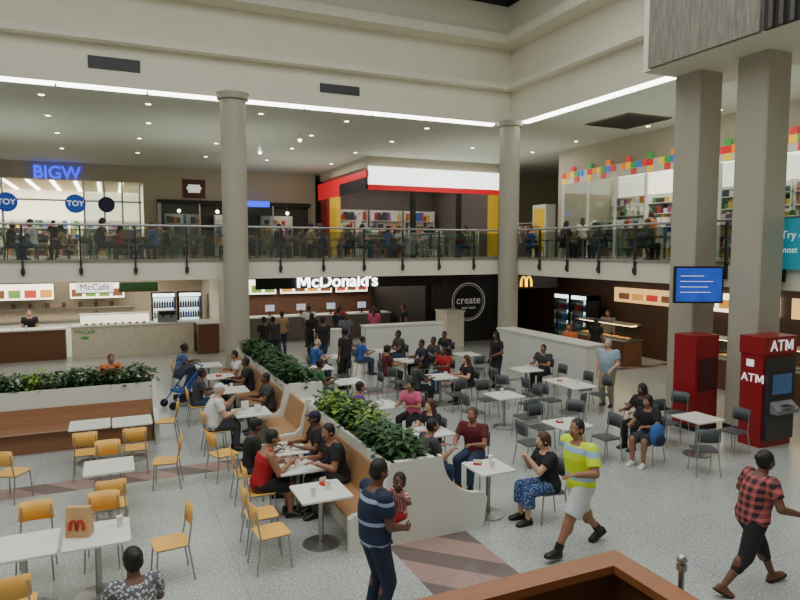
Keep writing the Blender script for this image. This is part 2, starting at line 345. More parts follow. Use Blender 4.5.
person(3.07,10.15,180,'sit',cK,cJ,'d',HB,'short',1.74,vox=.015,shoe=shB,lean=8,capm=cN,label='person in black with navy cap seated on the wooden bench')
person(1.80,12.85,0,'sit',cW,cDG,'l',HG,'short',1.82,vox=.015,shoe=shB,lean=10,fat=.06,bulk=1.2,capm=cW,hl=(-.1,.36,1.0),label='man in white shirt and pale cap eating at the table')
person(5.80,7.55,172,'sit',cK,FLOR2,'l',HBR,'pony',1.74,vox=N,shoe=shB,fem=True,lean=10,bottom='skirt',bulk=1.18,hl=(-.06,.34,.98),hr=(.1,.30,.92),label='woman in black top and blue printed skirt, grey chair')
person(4.50,8.95,0,'sit',cDG,cJ,'m',HB,'short',1.74,vox=.015,shoe=shB,lean=14,label='person in dark grey top and jeans seated on the bench')
person(5.55,9.25,215,'sit',cM,cJ,'m',HBR,'short',1.76,vox=.015,shoe=shB,lean=8,label='man in a maroon shirt seated on a grey chair')
person(5.3,10.35,200,'sit',cK,cK,'l',HBR,'long',1.66,vox=.015,shoe=shB,fem=True,lean=6,label='woman in black with long brown hair at small table')
person(9.12,8.85,196,'sit',cK,cDG,'m',HB,'pony',1.70,vox=.015,shoe=shW,fem=True,bottom='shorts',lean=8,bulk=1.15,label='woman in black top and shorts seated with blue backpack')
person(9.75,9.65,185,'sit',cK,cK,'d',HB,'long',1.70,vox=.015,shoe=shB,fem=True,lean=4,bulk=1.15,label='woman in black with long dark hair on grey chair')
person(11.55,12.6,205,'stand',cLB,cKh,'l',HG,'short',1.76,vox=.015,shoe=shB,fat=.06,lean=2,bulk=1.25,hl=(-.2,.25,1.0),label='older grey-haired man standing in pale blue polo and khaki trousers')
person(10.1,15.55,190,'stand',cK,cK,'d',HB,'long',1.68,vox=.018,shoe=shB,fem=True,bottom='skirt',bulk=1.15,hl=(-.15,.25,1.05),label='woman standing in a black dress with long hair')
F=.022
for a in [
 (5.75,12.1,215,'sit',cP,cK,'m',HB,'bun','woman in a pink top seated at a white table',True),
 (8.45,14.4,180,'sit',cK,cK,'l',HBR,'long','woman in black seated side-on at a white table',True),
 (8.55,15.9,200,'sit',cR,cJ,'d',HB,'short','person in a red shirt seated at a far table',False),
 (9.1,17.6,190,'sit',cDG,cK,'d',HB,'short','person in dark grey seated at a far table',False),
 (11.25,14.9,200,'sit',cDG,cK,'m',HB,'short','person in dark top seated against the white partition',False),
 (13.35,16.3,190,'stand',cO,cJ,'m',HBR,'short','person in orange shirt standing behind the partition',False),
 (5.5,18.3,0,'sit',cB,cJ,'l',HG,'bald','man in a blue shirt seated alone',False),
 (6.1,17.3,120,'stand',cK,cK,'d',HB,'short','man standing in black clothes',False),
 (6.45,20.6,100,'stand',cK,cJ,'d',HB,'short','person in black queueing for food',False),
 (5.2,22.5,90,'stand',cDG,cK,'d',HB,'short','person in dark grey queueing for food',False),
 (5.9,24.0,95,'stand',cT,cJ,'m',HB,'pony','woman in a tan top queueing for food',True),
 (6.8,23.1,80,'stand',cK,cK,'d',HB,'long','woman in black queueing for food',True),
 (7.4,25.5,90,'stand',cW,cJ,'d',HB,'short','man in white shirt at the fast food counter',False),
 (8.2,24.1,100,'stand',cN,cK,'d',HB,'short','man in navy queueing for food',False),
 (8.9,26.0,90,'stand',cR,cJ,'m',HB,'short','person in red at the fast food counter',False),
 (9.6,23.8,60,'stand',cP,cJ,'m',HBR,'long','woman in pink near the fast food counter',True),
 (7.9,22.4,270,'stand',cG,cJ,'d',HB,'short','man in grey walking out with food',False),
 (11.3,24.6,180,'stand',cK,cK,'m',HB,'short','person in black beside the black wall',False),
 (4.7,21.6,120,'stand',cK,cK,'d',HB,'short','person in black waiting near the round column',False),
 (10.6,26.2,90,'stand',cDG,cJ,'d',HB,'short','person in dark grey at the fast food counter',False),
 (3.05,17.4,180,'sit',cW,cJ,'m',HB,'short','man in a white shirt seated on the far bench',False),
 (3.05,16.2,175,'sit',cK,cK,'d',HB,'short','man in black seated on the far bench',False),
 (3.05,13.9,180,'sit',cDG,cK,'d',HB,'short','man in dark grey leaning on the bench',False),
 (1.75,15.1,0,'sit',cDG,cJ,'d',HB,'short','person in dark grey at a white table',False),
 (1.75,19.1,0,'sit',FLOR2,cK,'d',HB,'bun','woman in blue printed top seated far back',True),
 (-.1,18.3,-70,'sit',cO,cK,'m',HBR,'short','person in orange seated behind the planter',False),
 (4.50,12.2,0,'sit',cPu,cK,'m',HB,'short','person in purple seated on the bench',False),
 (4.50,14.9,0,'sit',cGn,cJ,'d',HB,'short','person in green seated on the bench',False),
 (7.2,19.0,0,'sit',cB,cJ,'m',HB,'short','man in blue seated at a far table',False),
 (8.6,19.1,180,'sit',cDG,cJ,'d',HB,'short','man in dark grey seated at a far table',False),
 (7.1,16.6,0,'sit',cM,cK,'m',HB,'pony','woman in maroon seated at a far table',True),
 (8.5,17.2,180,'sit',cN,cK,'d',HB,'short','man in navy seated at a far table',False),
 (7.0,14.45,0,'sit',cDG,cK,'d',HB,'short','person in charcoal seated at a white table',False),
 (10.3,19.0,200,'sit',cK,cK,'d',HB,'short','person in black seated near the partition',False),
 (-.6,28.0,270,'stand',cK,cK,'m',HB,'pony','cafe worker in black behind the counter',True),
 (-2.9,28.1,270,'stand',cK,cK,'l',HBR,'short','cafe worker in a black shirt behind the counter',False),
 (17.0,18.6,200,'stand',cG,cJ,'m',HB,'short','customer in grey beside the food display',False),
 (15.0,17.0,30,'stand',cK,cJ,'m',HB,'long','customer in black at the food counter',True),
 ]:
    person(a[0],a[1],a[2],a[3],a[4],a[5],a[6],a[7],a[8],R.uniform(1.64,1.80),vox=F,shoe=shB,fem=a[10],label=a[9],bulk=R.uniform(1.08,1.25),lean=(R.uniform(4,16) if a[3]=='sit' else 2))
UZ=3.65
ups=[(-2.15,22.2,180,'sit',cW),(-4.15,22.2,0,'sit',cR),(-.2,22.2,0,'sit',cDG),(1.25,22.2,180,'sit',cB),(.35,25.3,0,'sit',cR),(1.85,25.3,180,'sit',cK),(5.35,22.1,0,'sit',cK),(6.85,22.1,180,'sit',cN),(8.45,22.1,0,'sit',cG),(9.95,22.1,180,'sit',cW),(11.45,22.3,0,'sit',cDG),(7.25,26.2,0,'sit',cM),(9.85,25.6,0,'sit',cK),
 (3.85,22.1,0,'sit',cM),(6.95,23.6,0,'sit',cT),(8.45,23.6,180,'sit',cK),(10.05,23.4,0,'sit',cB),(11.55,23.4,180,'sit',cK),(12.95,22.3,180,'sit',cGn),(4.45,25.2,0,'sit',cW),
 (-2.4,34.5,90,'stand',cK),(14.2,28.4,90,'stand',cK),(14.45,18.0,0,'sit',cK),(17.8,17.4,90,'stand',cO),(15.95,18.0,180,'sit',cDG),(14.65,14.5,0,'sit',cGn),(16.15,14.5,180,'sit',cK),
 (-3.05,25.5,0,'sit',cK),(-1.55,25.5,180,'sit',cT),(7.6,31.2,120,'stand',cK),(11.35,25.6,180,'sit',cP),(17.2,20.4,60,'stand',cW),(15.0,20.8,0,'sit',cB)]
for i,(x,y,yw,ps,tp) in enumerate(ups):
    person(x,y,yw,ps,tp,[cJ,cK,cDG][i%3],'dml'[i%3],[HB,HBR][i%2],['short','long','pony'][i%3],R.uniform(1.62,1.78),z=UZ,vox=.026,shoe=shB,fem=bool(i%3),bulk=1.15,label='%s person in %s on the upper level'%({'sit':'seated','stand':'standing'}[ps],tp.name.replace('cloth_','').replace('_',' ')))
# ---------------------------------------------------------------- finalise organic meshes
for ob,vx,post in JOBS:
    md=ob.modifiers.new('r','REMESH'); md.mode='VOXEL'; md.voxel_size=vx; md.use_smooth_shade=True
    sm=ob.modifiers.new('s','SMOOTH'); sm.iterations=2; sm.factor=.5
dg=bpy.context.evaluated_depsgraph_get()
outm=[]
for ob,vx,post in JOBS: outm.append(bpy.data.meshes.new_from_object(ob.evaluated_get(dg)))
for (ob,vx,post),me in zip(JOBS,outm):
    mats=[m for m in ob.data.materials]; ob.modifiers.clear(); ob.data=me; me.materials.clear()
    for m in mats: me.materials.append(m)
    if post is not None and post.v:
        bm=bmesh.new(); bm.from_mesh(me); vs=[bm.verts.new(p) for p in post.v]
        for f,mi in zip(post.f,post.m):
            try: fc=bm.faces.new([vs[i] for i in f]); fc.material_index=mi; fc.smooth=True
            except ValueError: pass
        bm.to_mesh(me); bm.free()
# ---------------------------------------------------------------- room shell
CX,CY=13.6,20.2
def sbox(name,x0,x1,y0,y1,z0,z1,m,kind='structure',label=None,cat=None):
    return solid(name,MB().box(x0,x1,y0,y1,z0,z1),[m],label,cat,kind)
FL=floormat()
sbox('floor',-16,34,-12,52,-.2,0,FL)
LT=mat('upper_floor_tile',(150,146,136),.4,var=.05)
sbox('floor',-16,34,CY+.02,52,UZ-.5,UZ,LT); sbox('floor',CX+.02,34,-12,CY+.02,UZ-.5,UZ,LT)
sbox('trim_1',-16,CX+.02,CY-.10,CY+.02,UZ-.54,UZ+.04,CREAM); sbox('trim_2',CX-.10,CX+.02,-12,CY-.1,UZ-.54,UZ+.04,CREAM)
sbox('ceiling',-16,34,CY+.25,52,8.66,8.9,CEIL); sbox('ceiling',CX+.25,34,-12,CY+.25,8.66,8.9,CEIL)
DARK=mat('dark_roof',(84,86,88),.6)
steps=[(0,8.6,9.75,CREAM),(-.40,9.75,9.93,CREAM),(-.08,9.93,11.2,CREAM),(-.80,11.2,11.5,CREAM),(-.50,11.5,12.55,CREAM),(-.2,12.55,13.3,DARK)]
k=3
for off,z0,z1,m in steps:
    sbox('trim_%d'%k,-16,CX+.3,CY+off,CY+.3,z0,z1,m); k+=1
    sbox('trim_%d'%k,CX+off,CX+.3,-12,CY+off,z0,z1,m); k+=1
sbox('ceiling',-16,34,-12,52,13.3,13.5,DARK)
for i,yy in enumerate([12.5,14.3,16.1,17.9]): sbox('trim_%d'%k,-2,13.1,yy,yy+.16,13.0,13.3,mat('roof_beam',(120,120,118),.6)); k+=1
sbox('wall_left',-16.2,-16,-12,52,0,13.4,CREAM); sbox('wall_behind',-16,34,-12.2,-12,0,13.4,CREAM)
sbox('wall_back',-16,34,52,52.2,0,13.4,CREAM); sbox('wall_right',34,34.2,-12,52,0,13.4,CREAM)
sbox('wall_upper',1.8,11.8,39,39.2,UZ,8.66,CREAM3); sbox('wall_upper_header',-9,1.8,39,39.2,7.78,8.66,CREAM3); sbox('wall_upper_end',-16,-9,39,39.2,UZ,8.66,CREAM3)
sbox('wall_corridor',19.6,30,34,34.2,UZ,8.66,CREAM3)
sbox('wall_shop_header',19.5,19.7,-12,24.7,7.6,8.66,CREAM3); sbox('wall_shop_end',19.5,30,24.7,24.9,UZ,8.66,CREAM3)
sbox('wall_lower_back',-16,34,33,33.2,0,3.15,mat('lower_wall',(120,104,86),.6)); 
def led(x0,x1,y0,y1):
    solid('linear_light',MB().box(x0,x1,y0,y1,8.52,8.60,0),[LED],'continuous white linear ceiling light at the bulkhead edge','light',group='linear lights')
x=-13.0
while x<CX-.8:
    led(x,min(x+2.3,12.95),CY+.0,CY+.22); x+=2.36
y=CY-.75
while y>11.6: led(CX+.0,CX+.22,max(y-2.3,11.6),y); y-=2.34
def vent(x0,x1,z0,z1):
    b=MB().box(x0,x1,CY-.03,CY,z0,z1)
    for i in range(7):
        zz=z0+(z1-z0)*(i+.5)/7; b.box(x0+.04,x1-.04,CY-.05,CY-.02,zz-.015,zz+.015,1)
    solid('air_vent',b,[VENT,DSTEEL],'dark slatted air vent in the cream bulkhead','vent')
vent(-.40,.95,9.06,9.40); vent(6.3,7.65,9.06,9.34)
b=MB().box(16.2,18.2,17.0,19.2,8.62,8.66)
for i in range(12): b.box(16.25,18.15,17.08+i*.18,17.14+i*.18,8.59,8.63,1)
solid('ceiling_vent',b,[mat('vent_brown',(120,104,84),.6),VENT],'brown slatted square vent set into the ceiling','vent')
def roundcol(x,y,r):
    b=MB().cone((x,y,0),(x,y,8.42),r,r,32); b.cone((x,y,8.42),(x,y,8.6),r+.08,r+.12,32); b.cone((x,y,0),(x,y,.12),r+.03,r+.03,32,1)
    solid('column',b,[COLM,STEEL],'round grey-beige painted column rising past the balcony','column','structure')
roundcol(3.45,CY-.52,.37); roundcol(13.30,CY-.40,.36)
for (x,y) in ((12.75,11.15),(12.77,9.50)):
    b=MB(); w=.365
    pts=[(x-w+.03,y-w),(x+w-.03,y-w),(x+w,y-w+.03),(x+w,y+w-.03),(x+w-.03,y+w),(x-w+.03,y+w),(x-w,y+w-.03),(x-w,y-w+.03)]
    b.prism(pts,'z',0,8.1); b.box(x-w-.01,x+w+.01,y-w-.01,y+w+.01,0,.14,1)
    solid('square_column',b,[COLM,DSTEEL],'tall square beige rendered column','column','structure')
sbox('trim_30',11.4,14.0,-2,11.55,8.1,13.3,CREAM)
ST=mat('streaky_concrete',(128,122,112),.8,var=.35,scale=5,stretch=(1,5,.6))
b=MB().box(11.30,11.40,8.55,11.3,8.12,11.5); solid('wall_panel',b,[ST],'streaked grey stone-look panel on the bulkhead','panel')
b=MB().box(11.34,11.40,5.5,8.5,8.12,11.5)
for i in range(14): b.box(11.28,11.36,5.55+i*.21,5.63+i*.21,8.12,11.5,1)
solid('slatted_panel',b,[BLACK,mat('dark_slat',(70,64,58),.5)],'dark vertical slatted panel on the bulkhead','panel')
# ---------------------------------------------------------------- balustrades
def balustrade(x0,y0,x1,y1,lab):
    L=math.hypot(x1-x0,y1-y0); n=round(L/1.45); st=L/n; ang=math.degrees(math.atan2(y1-y0,x1-x0))+90
    post=MB().box(-.025,.025,-.04,.04,-.35,1.02).box(-.05,.05,-.06,.0,-.30,-.16).mesh('post',[DSTEEL])
    gl=MB().box(.06,st-.06,-.008,.008,.08,.95).mesh('glass_panel',[GLASS])
    r=new('glass_balustrade',None,None,(x0,y0,UZ),math.radians(ang-90),lab,'balustrade')
    new('handrail',MB().cone((0,0,1.06),(L,0,1.06),.035,.035,12).mesh('handrail',[STEEL]),r)
    new('bottom_rail',MB().box(0,L,-.03,.03,.03,.08).mesh('bottom_rail',[STEEL]),r)
    for i in range(n+1): new('post',post,r,(i*st,0,0))
    for i in range(n): new('glass_panel',gl,r,(i*st,0,0))
balustrade(-13.5,CY-.14,13.4,CY-.14,'glass balustrade with steel handrail along the upper floor edge'); balustrade(CX-.14,CY-.6,CX-.14,2,'glass balustrade with steel handrail on the side gallery')
# ---------------------------------------------------------------- furniture templates
def chairparts(m,fr=STEEL):
    seat=MB().plate(0,0,.41,.41,.440,.453,.06).mesh('seat',[m])
    b=MB(); rr=[]; cols=9
    for t in range(cols):
        x=(t/(cols-1)-.5)*.39; yb=-.245+.035*(abs(x)/.2)**2*1.0; e=.014*(1 if t in(0,cols-1) else 0)
        rr.append([(x,yb-.004,.62+e),(x,yb+.004,.62+e),(x,yb-.024+.004,.87-e),(x,yb-.024-.004,.87-e)])
    b.loft(rr,0,True); back=b.mesh('backrest',[m])
    P=[('seat',seat),('backrest',back)]
    for q in(-1,1):
        P.append(('leg',MB().tube([(q*.20,.20,0),(q*.18,.165,.435)],.011).mesh('leg',[fr])))
        P.append(('leg',MB().tube([(q*.205,-.25,0),(q*.18,-.185,.43),(q*.165,-.222,.64),(q*.165,-.24,.80)],.011).mesh('leg',[fr])))
    P.append(('seat_frame',MB().tube([(-.18,.165,.428),(.18,.165,.428),(.18,-.185,.428),(-.18,-.185,.428),(-.18,.165,.428)],.010).mesh('seat_frame',[fr])))
    return P
CH={'o':(chairparts(ORANGE),'yellow-orange plywood cafe chair with slim steel legs'),'g':(chairparts(GREYP),'dark grey cafe chair with slim steel legs'),'b':(chairparts(BLUEP,DSTEEL),'blue plastic cafe chair with steel legs'),'n':(chairparts(GREYP,DSTEEL),'dark chair at the upper level food court')}
def chair(x,y,yaw,k='o',z=0):
    P,l=CH[k]; thing('cafe_chair',P,(x,y,z),yaw,l,'chair','%s cafe chairs'%{'o':'orange','g':'grey','b':'blue','n':'dark upper'}[k])
def tableparts(w,d,mt=WHITE):
    return [('table_top',MB().plate(0,0,w,d,.715,.745,.03).mesh('table_top',[mt])),('pedestal',MB().cone((0,0,.02),(0,0,.715),.035,.035,16).cone((0,0,.69),(0,0,.716),.04,.12,16).mesh('pedestal',[STEEL])),
      ('table_base',MB().cone((0,0,0),(0,0,.018),.25,.25,28).cone((0,0,.018),(0,0,.04),.24,.05,28).mesh('table_base',[STEEL]))]
TB=tableparts(.70,.70); TBL=tableparts(.72,1.25); TBS=tableparts(.6,.62); TBD=tableparts(.7,.7,mat('dark_table_top',(88,70,56),.4))
def table(x,y,P=TB,z=0,yaw=90,l='white square laminate cafe table on a steel pedestal'):
    thing('cafe_table',P,(x,y,z),yaw,l,'table','cafe tables')
for x,y in ((-.98,7.95),(-.24,7.95),(-.45,13.15),(.28,13.1),(-.12,10.45)): table(x,y)
for x,y in ((2.50,8.15),(2.50,9.30),(2.50,10.2),(2.5,12.85),(2.5,15.1),(2.5,16.9)): table(x,y,yaw=90)
table(2.45,18.7); table(-.2,17.4)
for c in ((-1.0,7.2,90),(-1.75,8.3,20),(-.95,8.75,270),(-.2,8.75,265),(.55,8.05,185),(.10,6.05,100),(-.1,9.65,92),(-.15,11.2,268),
          (-.5,12.35,90),(.3,12.3,88),(-1.55,11.7,60),(1.75,7.85,5),(1.75,8.45,0),(1.92,9.28,0),(1.9,10.15,0),(1.78,12.85,0),(1.7,11.3,20),(1.73,15.1,0),(1.72,19.1,0),
          (.95,14.0,170),(-.1,18.35,-70),(-.2,16.6,90),(-1.6,17.6,10),(.6,17.6,190),(-1.9,9.1,80),(.75,11.3,170)): chair(*c)
table(5.10,8.05,TBS)
for x,y in ((7.75,9.5),(8.0,12.0),(10.3,14.4),(10.35,8.8),(7.7,14.5),(7.9,17.1),(5.1,12.3),(5.15,10.1),(7.9,19.1),(5.3,14.9),(5.2,17.0),(10.1,17.3),(6.3,18.6)): table(x,y)
table(10.2,12.45,TBL,l='long white laminate cafe table on a steel pedestal')
for c in ((5.82,7.55,172),(5.57,9.25,215),(5.32,10.4,200),(7.0,9.6,0),(8.5,9.3,180),(7.8,10.35,270),(9.14,8.85,196),(9.77,9.65,185),(8.6,10.4,215),
          (7.2,12.0,0),(8.75,12.1,180),(8.0,11.2,90),(8.1,12.85,270),(9.45,12.2,0),(9.45,12.9,0),(10.95,12.2,180),(10.95,12.9,180),(11.1,8.6,180),(9.6,8.0,60),(10.4,9.6,270),(11.2,10.1,200),
          (9.5,14.4,0),(11.0,14.0,180),(11.27,14.9,200),(7.0,14.4,0),(8.47,14.4,180),(7.7,13.7,90),(8.57,15.9,200),(7.1,16.6,0),(8.52,17.2,180),(9.12,17.6,190),(5.77,12.15,215),(7.0,15.6,20),
          (7.2,19.0,0),(8.62,19.1,180),(5.5,18.3,0),(10.9,17.2,180),(10.3,19.0,200),(6.0,15.0,180),(5.9,17.1,180),(9.9,16.4,90),(9.3,11.2,120),(9.1,13.6,30),(10.9,11.0,150)): chair(c[0],c[1],c[2],'g')
for i,(x,y) in enumerate([(-3.4,22.2),(.55,22.2),(1.1,25.3),(-2.3,25.5),(6.1,22.1),(9.2,22.1),(12.2,22.3),(4.6,22.1),(8.0,26.2),(5.2,25.2),(10.6,25.6),(3.0,28),(-1,29),(15.2,18.0),(15.4,14.5),(7.7,23.6),(10.8,23.4),(2.8,22.2),(15.8,20.8)]):
    table(x,y,TBD,UZ,l='dark topped cafe table on the upper level')
    for dx,yw in ((-.75,0),(.75,180)): chair(x+dx,y+R.uniform(-.05,.05),yw+R.uniform(-8,8),'b' if (i%4==0) else 'n',UZ)
    chair(x+.05,y+.75,270,'n',UZ)
# ---------------------------------------------------------------- planters
def shrubmesh(seed,lm,n=230):
    r=random.Random(seed); b=MB()
    for k in range(9):
        a=r.uniform(0,6.28); l=r.uniform(.1,.3); b.cone((0,0,0),(math.cos(a)*l,math.sin(a)*l,r.uniform(.15,.36)),.008,.004,5,1)
    for k in range(n):
        a=r.uniform(0,6.28); rad=r.uniform(.04,.30); zz=r.uniform(.02,.40)*(1-rad*.9); p=V((math.cos(a)*rad,math.sin(a)*rad,zz))
        d=V((math.cos(a+r.uniform(-.7,.7)),math.sin(a+r.uniform(-.7,.7)),r.uniform(-.5,.9))).normalized(); s=d.cross(V((0,0,1))).normalized(); u=s.cross(d)
        L=r.uniform(.08,.14); w=L*.29
        b.add([p,p+d*L*.35+s*w,p+d*L*.7+s*w*.8-u*.01,p+d*L-u*.03,p+d*L*.7-s*w*.8-u*.01,p+d*L*.35-s*w,p+d*L*.5+u*(-.012)],[(0,1,6),(1,2,6),(2,3,6),(3,4,6),(4,5,6),(5,0,6)],0,True)
    return b.mesh('shrub',[lm,STEM])
SHR=[shrubmesh(i,LEAF) for i in range(4)]; SHL=[shrubmesh(20+i,LEAF2) for i in range(2)]
def shrub(x,y,z,lime=False,sc=1.0):
    me=R.choice(SHL if lime else SHR); new('shrub',me,None,(x,y,z),R.uniform(0,6.28),'lime green leafy shrub in the white planter' if lime else 'dark green leafy shrub in the white planter','plant','planter shrubs',None,sc*R.uniform(.95,1.08))
def arc(cx,cz,r,a0,a1,n=8): return [(cx+r*math.cos(math.radians(a0+(a1-a0)*i/n)),cz+r*math.sin(math.radians(a0+(a1-a0)*i/n))) for i in range(n+1)]
def planter(loc,yaw,L,left=True,right=True,label='',H=1.08,bh=.94,wl=WOOD):
    P=[]
    w=MB().box(-.36,-.30,0,L,0,H).box(.30,.36,0,L,0,H).box(-.30,.30,0,.06,0,H).box(-.30,.30,L-.06,L,0,H); P.append(('planter_wall',w.mesh('planter_wall',[PLW])))
    P.append(('soil',MB().box(-.30,.30,.06,L-.06,0,H-.06).mesh('soil',[SOIL])))
    for q,on in((-1,left),(1,right)):
        if not on: continue
        f=lambda pts:[(q*a,c) for a,c in pts]
        P.append(('bench_seat',MB().prism(f([(.42,.42),(.95,.42),(.965,.435),(.95,.46),(.42,.46)]),'y',.08,L-.02).mesh('bench_seat',[wl])))
        P.append(('bench_back',MB().prism(f([(.44,.46),(.49,.46),(.43,.46+(bh-.46)*.6),(.40,bh),(.37,bh),(.37,.46+(bh-.46)*.6)]),'y',.08,L-.02).mesh('bench_back',[wl])))
        P.append(('bench_plinth',MB().box(min(q*.36,q*.80),max(q*.36,q*.80),.1,L-.04,0,.42).mesh('bench_plinth',[WOODR if not right else PLW])))
        prof=[(.30,0),(.30,H+.06),(.40,H+.06)]+arc(1.04,H+.06,.62,180,268,10)+arc(1.08,.42,.07,80,-10,4)+[(1.11,.10),(1.07,0)]
        if q<0: prof=[(.30,0),(.30,H+.06),(.38,H+.06),(.42,.95),(.50,.62),(.60,.52),(.90,.50),(.97,.46),(.97,0)]
        for yy in(-.04,L-.04): P.append(('end_panel',MB().prism(f(prof),'y',yy,yy+.09).mesh('end_panel',[PLW])))
    c=MB().box(-.36,.36,-.045,.05,0,H+.06); P.append(('end_wall',c.mesh('end_wall',[PLW])))
    return thing('planter_bench',P,loc,yaw,label,'planter')
planter((3.72,7.75,0),90,4.0,label='white planter with curved ends and tan benches either side')
planter((3.70,13.3,0),90,5.7,label='white planter with tan benches near the round column')
planter((.78,15.0,0),180,6.2,True,False,label='white planter with mid-brown wooden bench facing the orange chairs',H=1.16,bh=.80,wl=WOODR)
P=[('low_wall',MB().box(-.25,.25,0,1.5,0,.82).mesh('low_wall',[PLW])),('bench_seat',MB().box(-.95,-.25,0,1.5,.42,.46).mesh('bench_seat',[WOOD])),('bench_back',MB().prism([(-.47,.46),(-.42,.46),(-.27,.95),(-.32,.95)],'y',0,1.5).mesh('bench_back',[WOOD])),('bench_plinth',MB().box(-.80,-.25,0,1.5,0,.42).mesh('bench_plinth',[PLW]))]
thing('link_bench',P,(3.72,11.78,0),90,'low white wall with tan wooden bench linking two planters','bench')
y=8.1; i=0
while y<11.6: shrub(3.72+R.uniform(-.05,.05),y,1.02,lime=(9.5<y<11.2 and i%2==0)); y+=.36; i+=1
y=13.65
while y<18.9: shrub(3.70+R.uniform(-.06,.06),y,1.02,sc=1.12); y+=.42
x=.5; i=0
while x>-5: shrub(x,15.0+R.uniform(-.06,.06),1.10,lime=(i%7==5)); x-=.39; i+=1
def parti(x0,x1,y0,y1,h,lab):
    b=MB().box(x0,x1,y0,y1,0,h-.05); b.box(x0-.03,x1+.03,y0-.03,y1+.03,h-.05,h)
    solid('partition_wall',b,[PLW],lab,'partition')
parti(11.95,12.6,13.9,18.4,1.36,'white boxed partition wall beside the tables'); parti(7.9,10.9,20.3,20.8,1.4,'white boxed partition at the edge of the seating area')
parti(6.5,7.4,21.4,21.8,1.2,'short white partition in front of the fast food shop')
# ---------------------------------------------------------------- lower shops : cafe kiosk
WT=mat('counter_beige',(222,214,194),.5); WC=mat('counter_wood',(112,74,50),.45,var=.15,scale=4,stretch=(8,1,1)); LM=mat('warm_light_board',(250,236,206),.5,var=.05,emit=2.4)
def counter(x0,x1,y0,y1,h,mf,lab,case=True):
    P=[('counter_body',MB().box(x0,x1,y0,y1,0,h-.05).mesh('counter_body',[mf])),('worktop',MB().box(x0-.04,x1+.04,y0-.05,y1+.04,h-.05,h).mesh('worktop',[WHITE]))]
    if case:
        P.append(('display_case',MB().box(x0+.3,x1-1.6,y0+.1,y0+.5,h,h+.38).mesh('display_case',[GLASS2])))
        P.append(('case_light',MB().box(x0+.3,x1-1.6,y0+.42,y0+.48,h+.02,h+.36).box(x0+.28,x1-1.58,y0+.08,y0+.52,h+.38,h+.41,1).mesh('case_light',[LM,WHITE])))
    return thing('service_counter',P,(0,0,0),90,lab,'counter')
LG=mat('logo_green',(60,130,60),.5,emit=.3)
sc1=counter(-1.4,2.9,26.2,26.9,1.2,WT,'long white and beige cafe counter with lit display case')
text('McCafé',sc1,(-.95,26.19,.98),0,.22,LG,.005)
new('logo',MB().ell((-.95,26.19,.76),(.14,.012,.06)).mesh('logo',[LG]),sc1)
counter(-6.5,-1.6,26.2,26.9,1.15,WC,'dark wood fronted cafe counter',False)
solid('end_counter',MB().box(2.98,3.75,25.4,26.9,0,1.15).box(2.95,3.78,25.37,26.93,1.15,1.2,1),[WC,WHITE],'dark wood fronted end counter beside the cafe','counter')
r=new('hanging_sign',None,None,(-.55,25.7,2.62),0,'white lit cafe name sign with green edging','sign')
new('panel',MB().box(-.62,.62,0,.08,-.16,.20).box(-.65,.65,.01,.09,-.20,-.16,1).mesh('panel',[mat('sign_lit_white',(250,248,238),.5,var=.02,emit=1.2),LG]),r); text('McCafé',r,(0,-.01,.03),0,.32,mat('sign_dark',(60,36,26),.5),.004); new('hanger',MB().cone((-.5,.04,.2),(-.5,.04,.53),.012,.012,6).cone((.5,.04,.2),(.5,.04,.53),.012,.012,6).mesh('hanger',[STEEL]),r)
CUPM=mat('paper_cup',(232,228,214),.6); cup=MB().cone((0,0,0),(0,0,.11),.028,.038,12).cone((0,0,.11),(0,0,.125),.041,.038,12,1).mesh('paper_cup',[CUPM,WHITE])
def cupat(x,y,z,g='cups on tables'): new('paper_cup',cup,None,(x,y,z),0,'white paper drink cup with lid','cup',g)
for i in range(9): cupat(-6+i*.45,26.5,1.15,'cups on the cafe counter')
pastry=MB().ell((0,0,.035),(.07,.05,.035)).mesh('pastry',[mat('pastry_brown',(190,120,60),.6)])
for i in range(9): new('pastry',pastry,None,(-.9+i*.25,26.42,1.205),R.random()*3,'golden brown pastry in the display case','pastry','pastries in the display case')
solid('coffee_machine',MB().box(1.6,2.3,26.35,26.75,1.2,1.65).box(1.65,2.25,26.30,26.35,1.48,1.62,1).cone((1.8,26.3,1.48),(1.8,26.3,1.38),.03,.03,10,1).cone((2.1,26.3,1.48),(2.1,26.3,1.38),.03,.03,10,1),[STEEL,BLACK],'steel espresso machine on the cafe counter','coffee machine')
sbox('wall_kiosk_side',3.85,4.4,26.0,33,0,3.15,CREAM); 
def board(x0,x1,y,z0,z1,rows,m,lab,txt=None,face='y'):
    r=new('menu_board',None,None,((x0+x1)/2,y,z0),0,lab,'sign')
    W=x1-x0;H=z1-z0
    new('panel',MB().box(-W/2,W/2,0,.06,0,H).box(-W/2-.03,W/2+.03,.01,.08,-.03,H+.03,1).mesh('panel',[m,BLACK]),r)
    b=MB(); rr=random.Random(int(abs(x0*10)))
    for i in range(rows):
        b.box(-W/2+W*(i+.12)/rows,-W/2+W*(i+.88)/rows,-.012,0,H*.12,H*.62,rr.randint(0,3))
    new('pictures',b.mesh('pictures',[mat('pic_amber',(214,150,60),.5,emit=.8),mat('pic_red',(190,60,44),.5,emit=.8),mat('pic_brown',(120,76,48),.5,emit=.6),mat('pic_green',(110,150,70),.5,emit=.7)]),r)
    return r
board(-1.6,.5,30.2,1.95,2.6,4,LM,'lit cafe menu board with food pictures'); board(-5.6,-2.2,30.2,1.95,2.6,6,LM,'long lit menu board with food pictures'); 
solid('green_wall_panel',MB().box(.25,1.6,25.75,25.85,2.50,2.80).box(.25,1.6,25.72,25.88,2.45,2.50,1),[mat('green_foliage_panel',(52,92,48),.8,var=.3,scale=20),DWOOD],'green foliage box hanging above the cafe counter','panel')
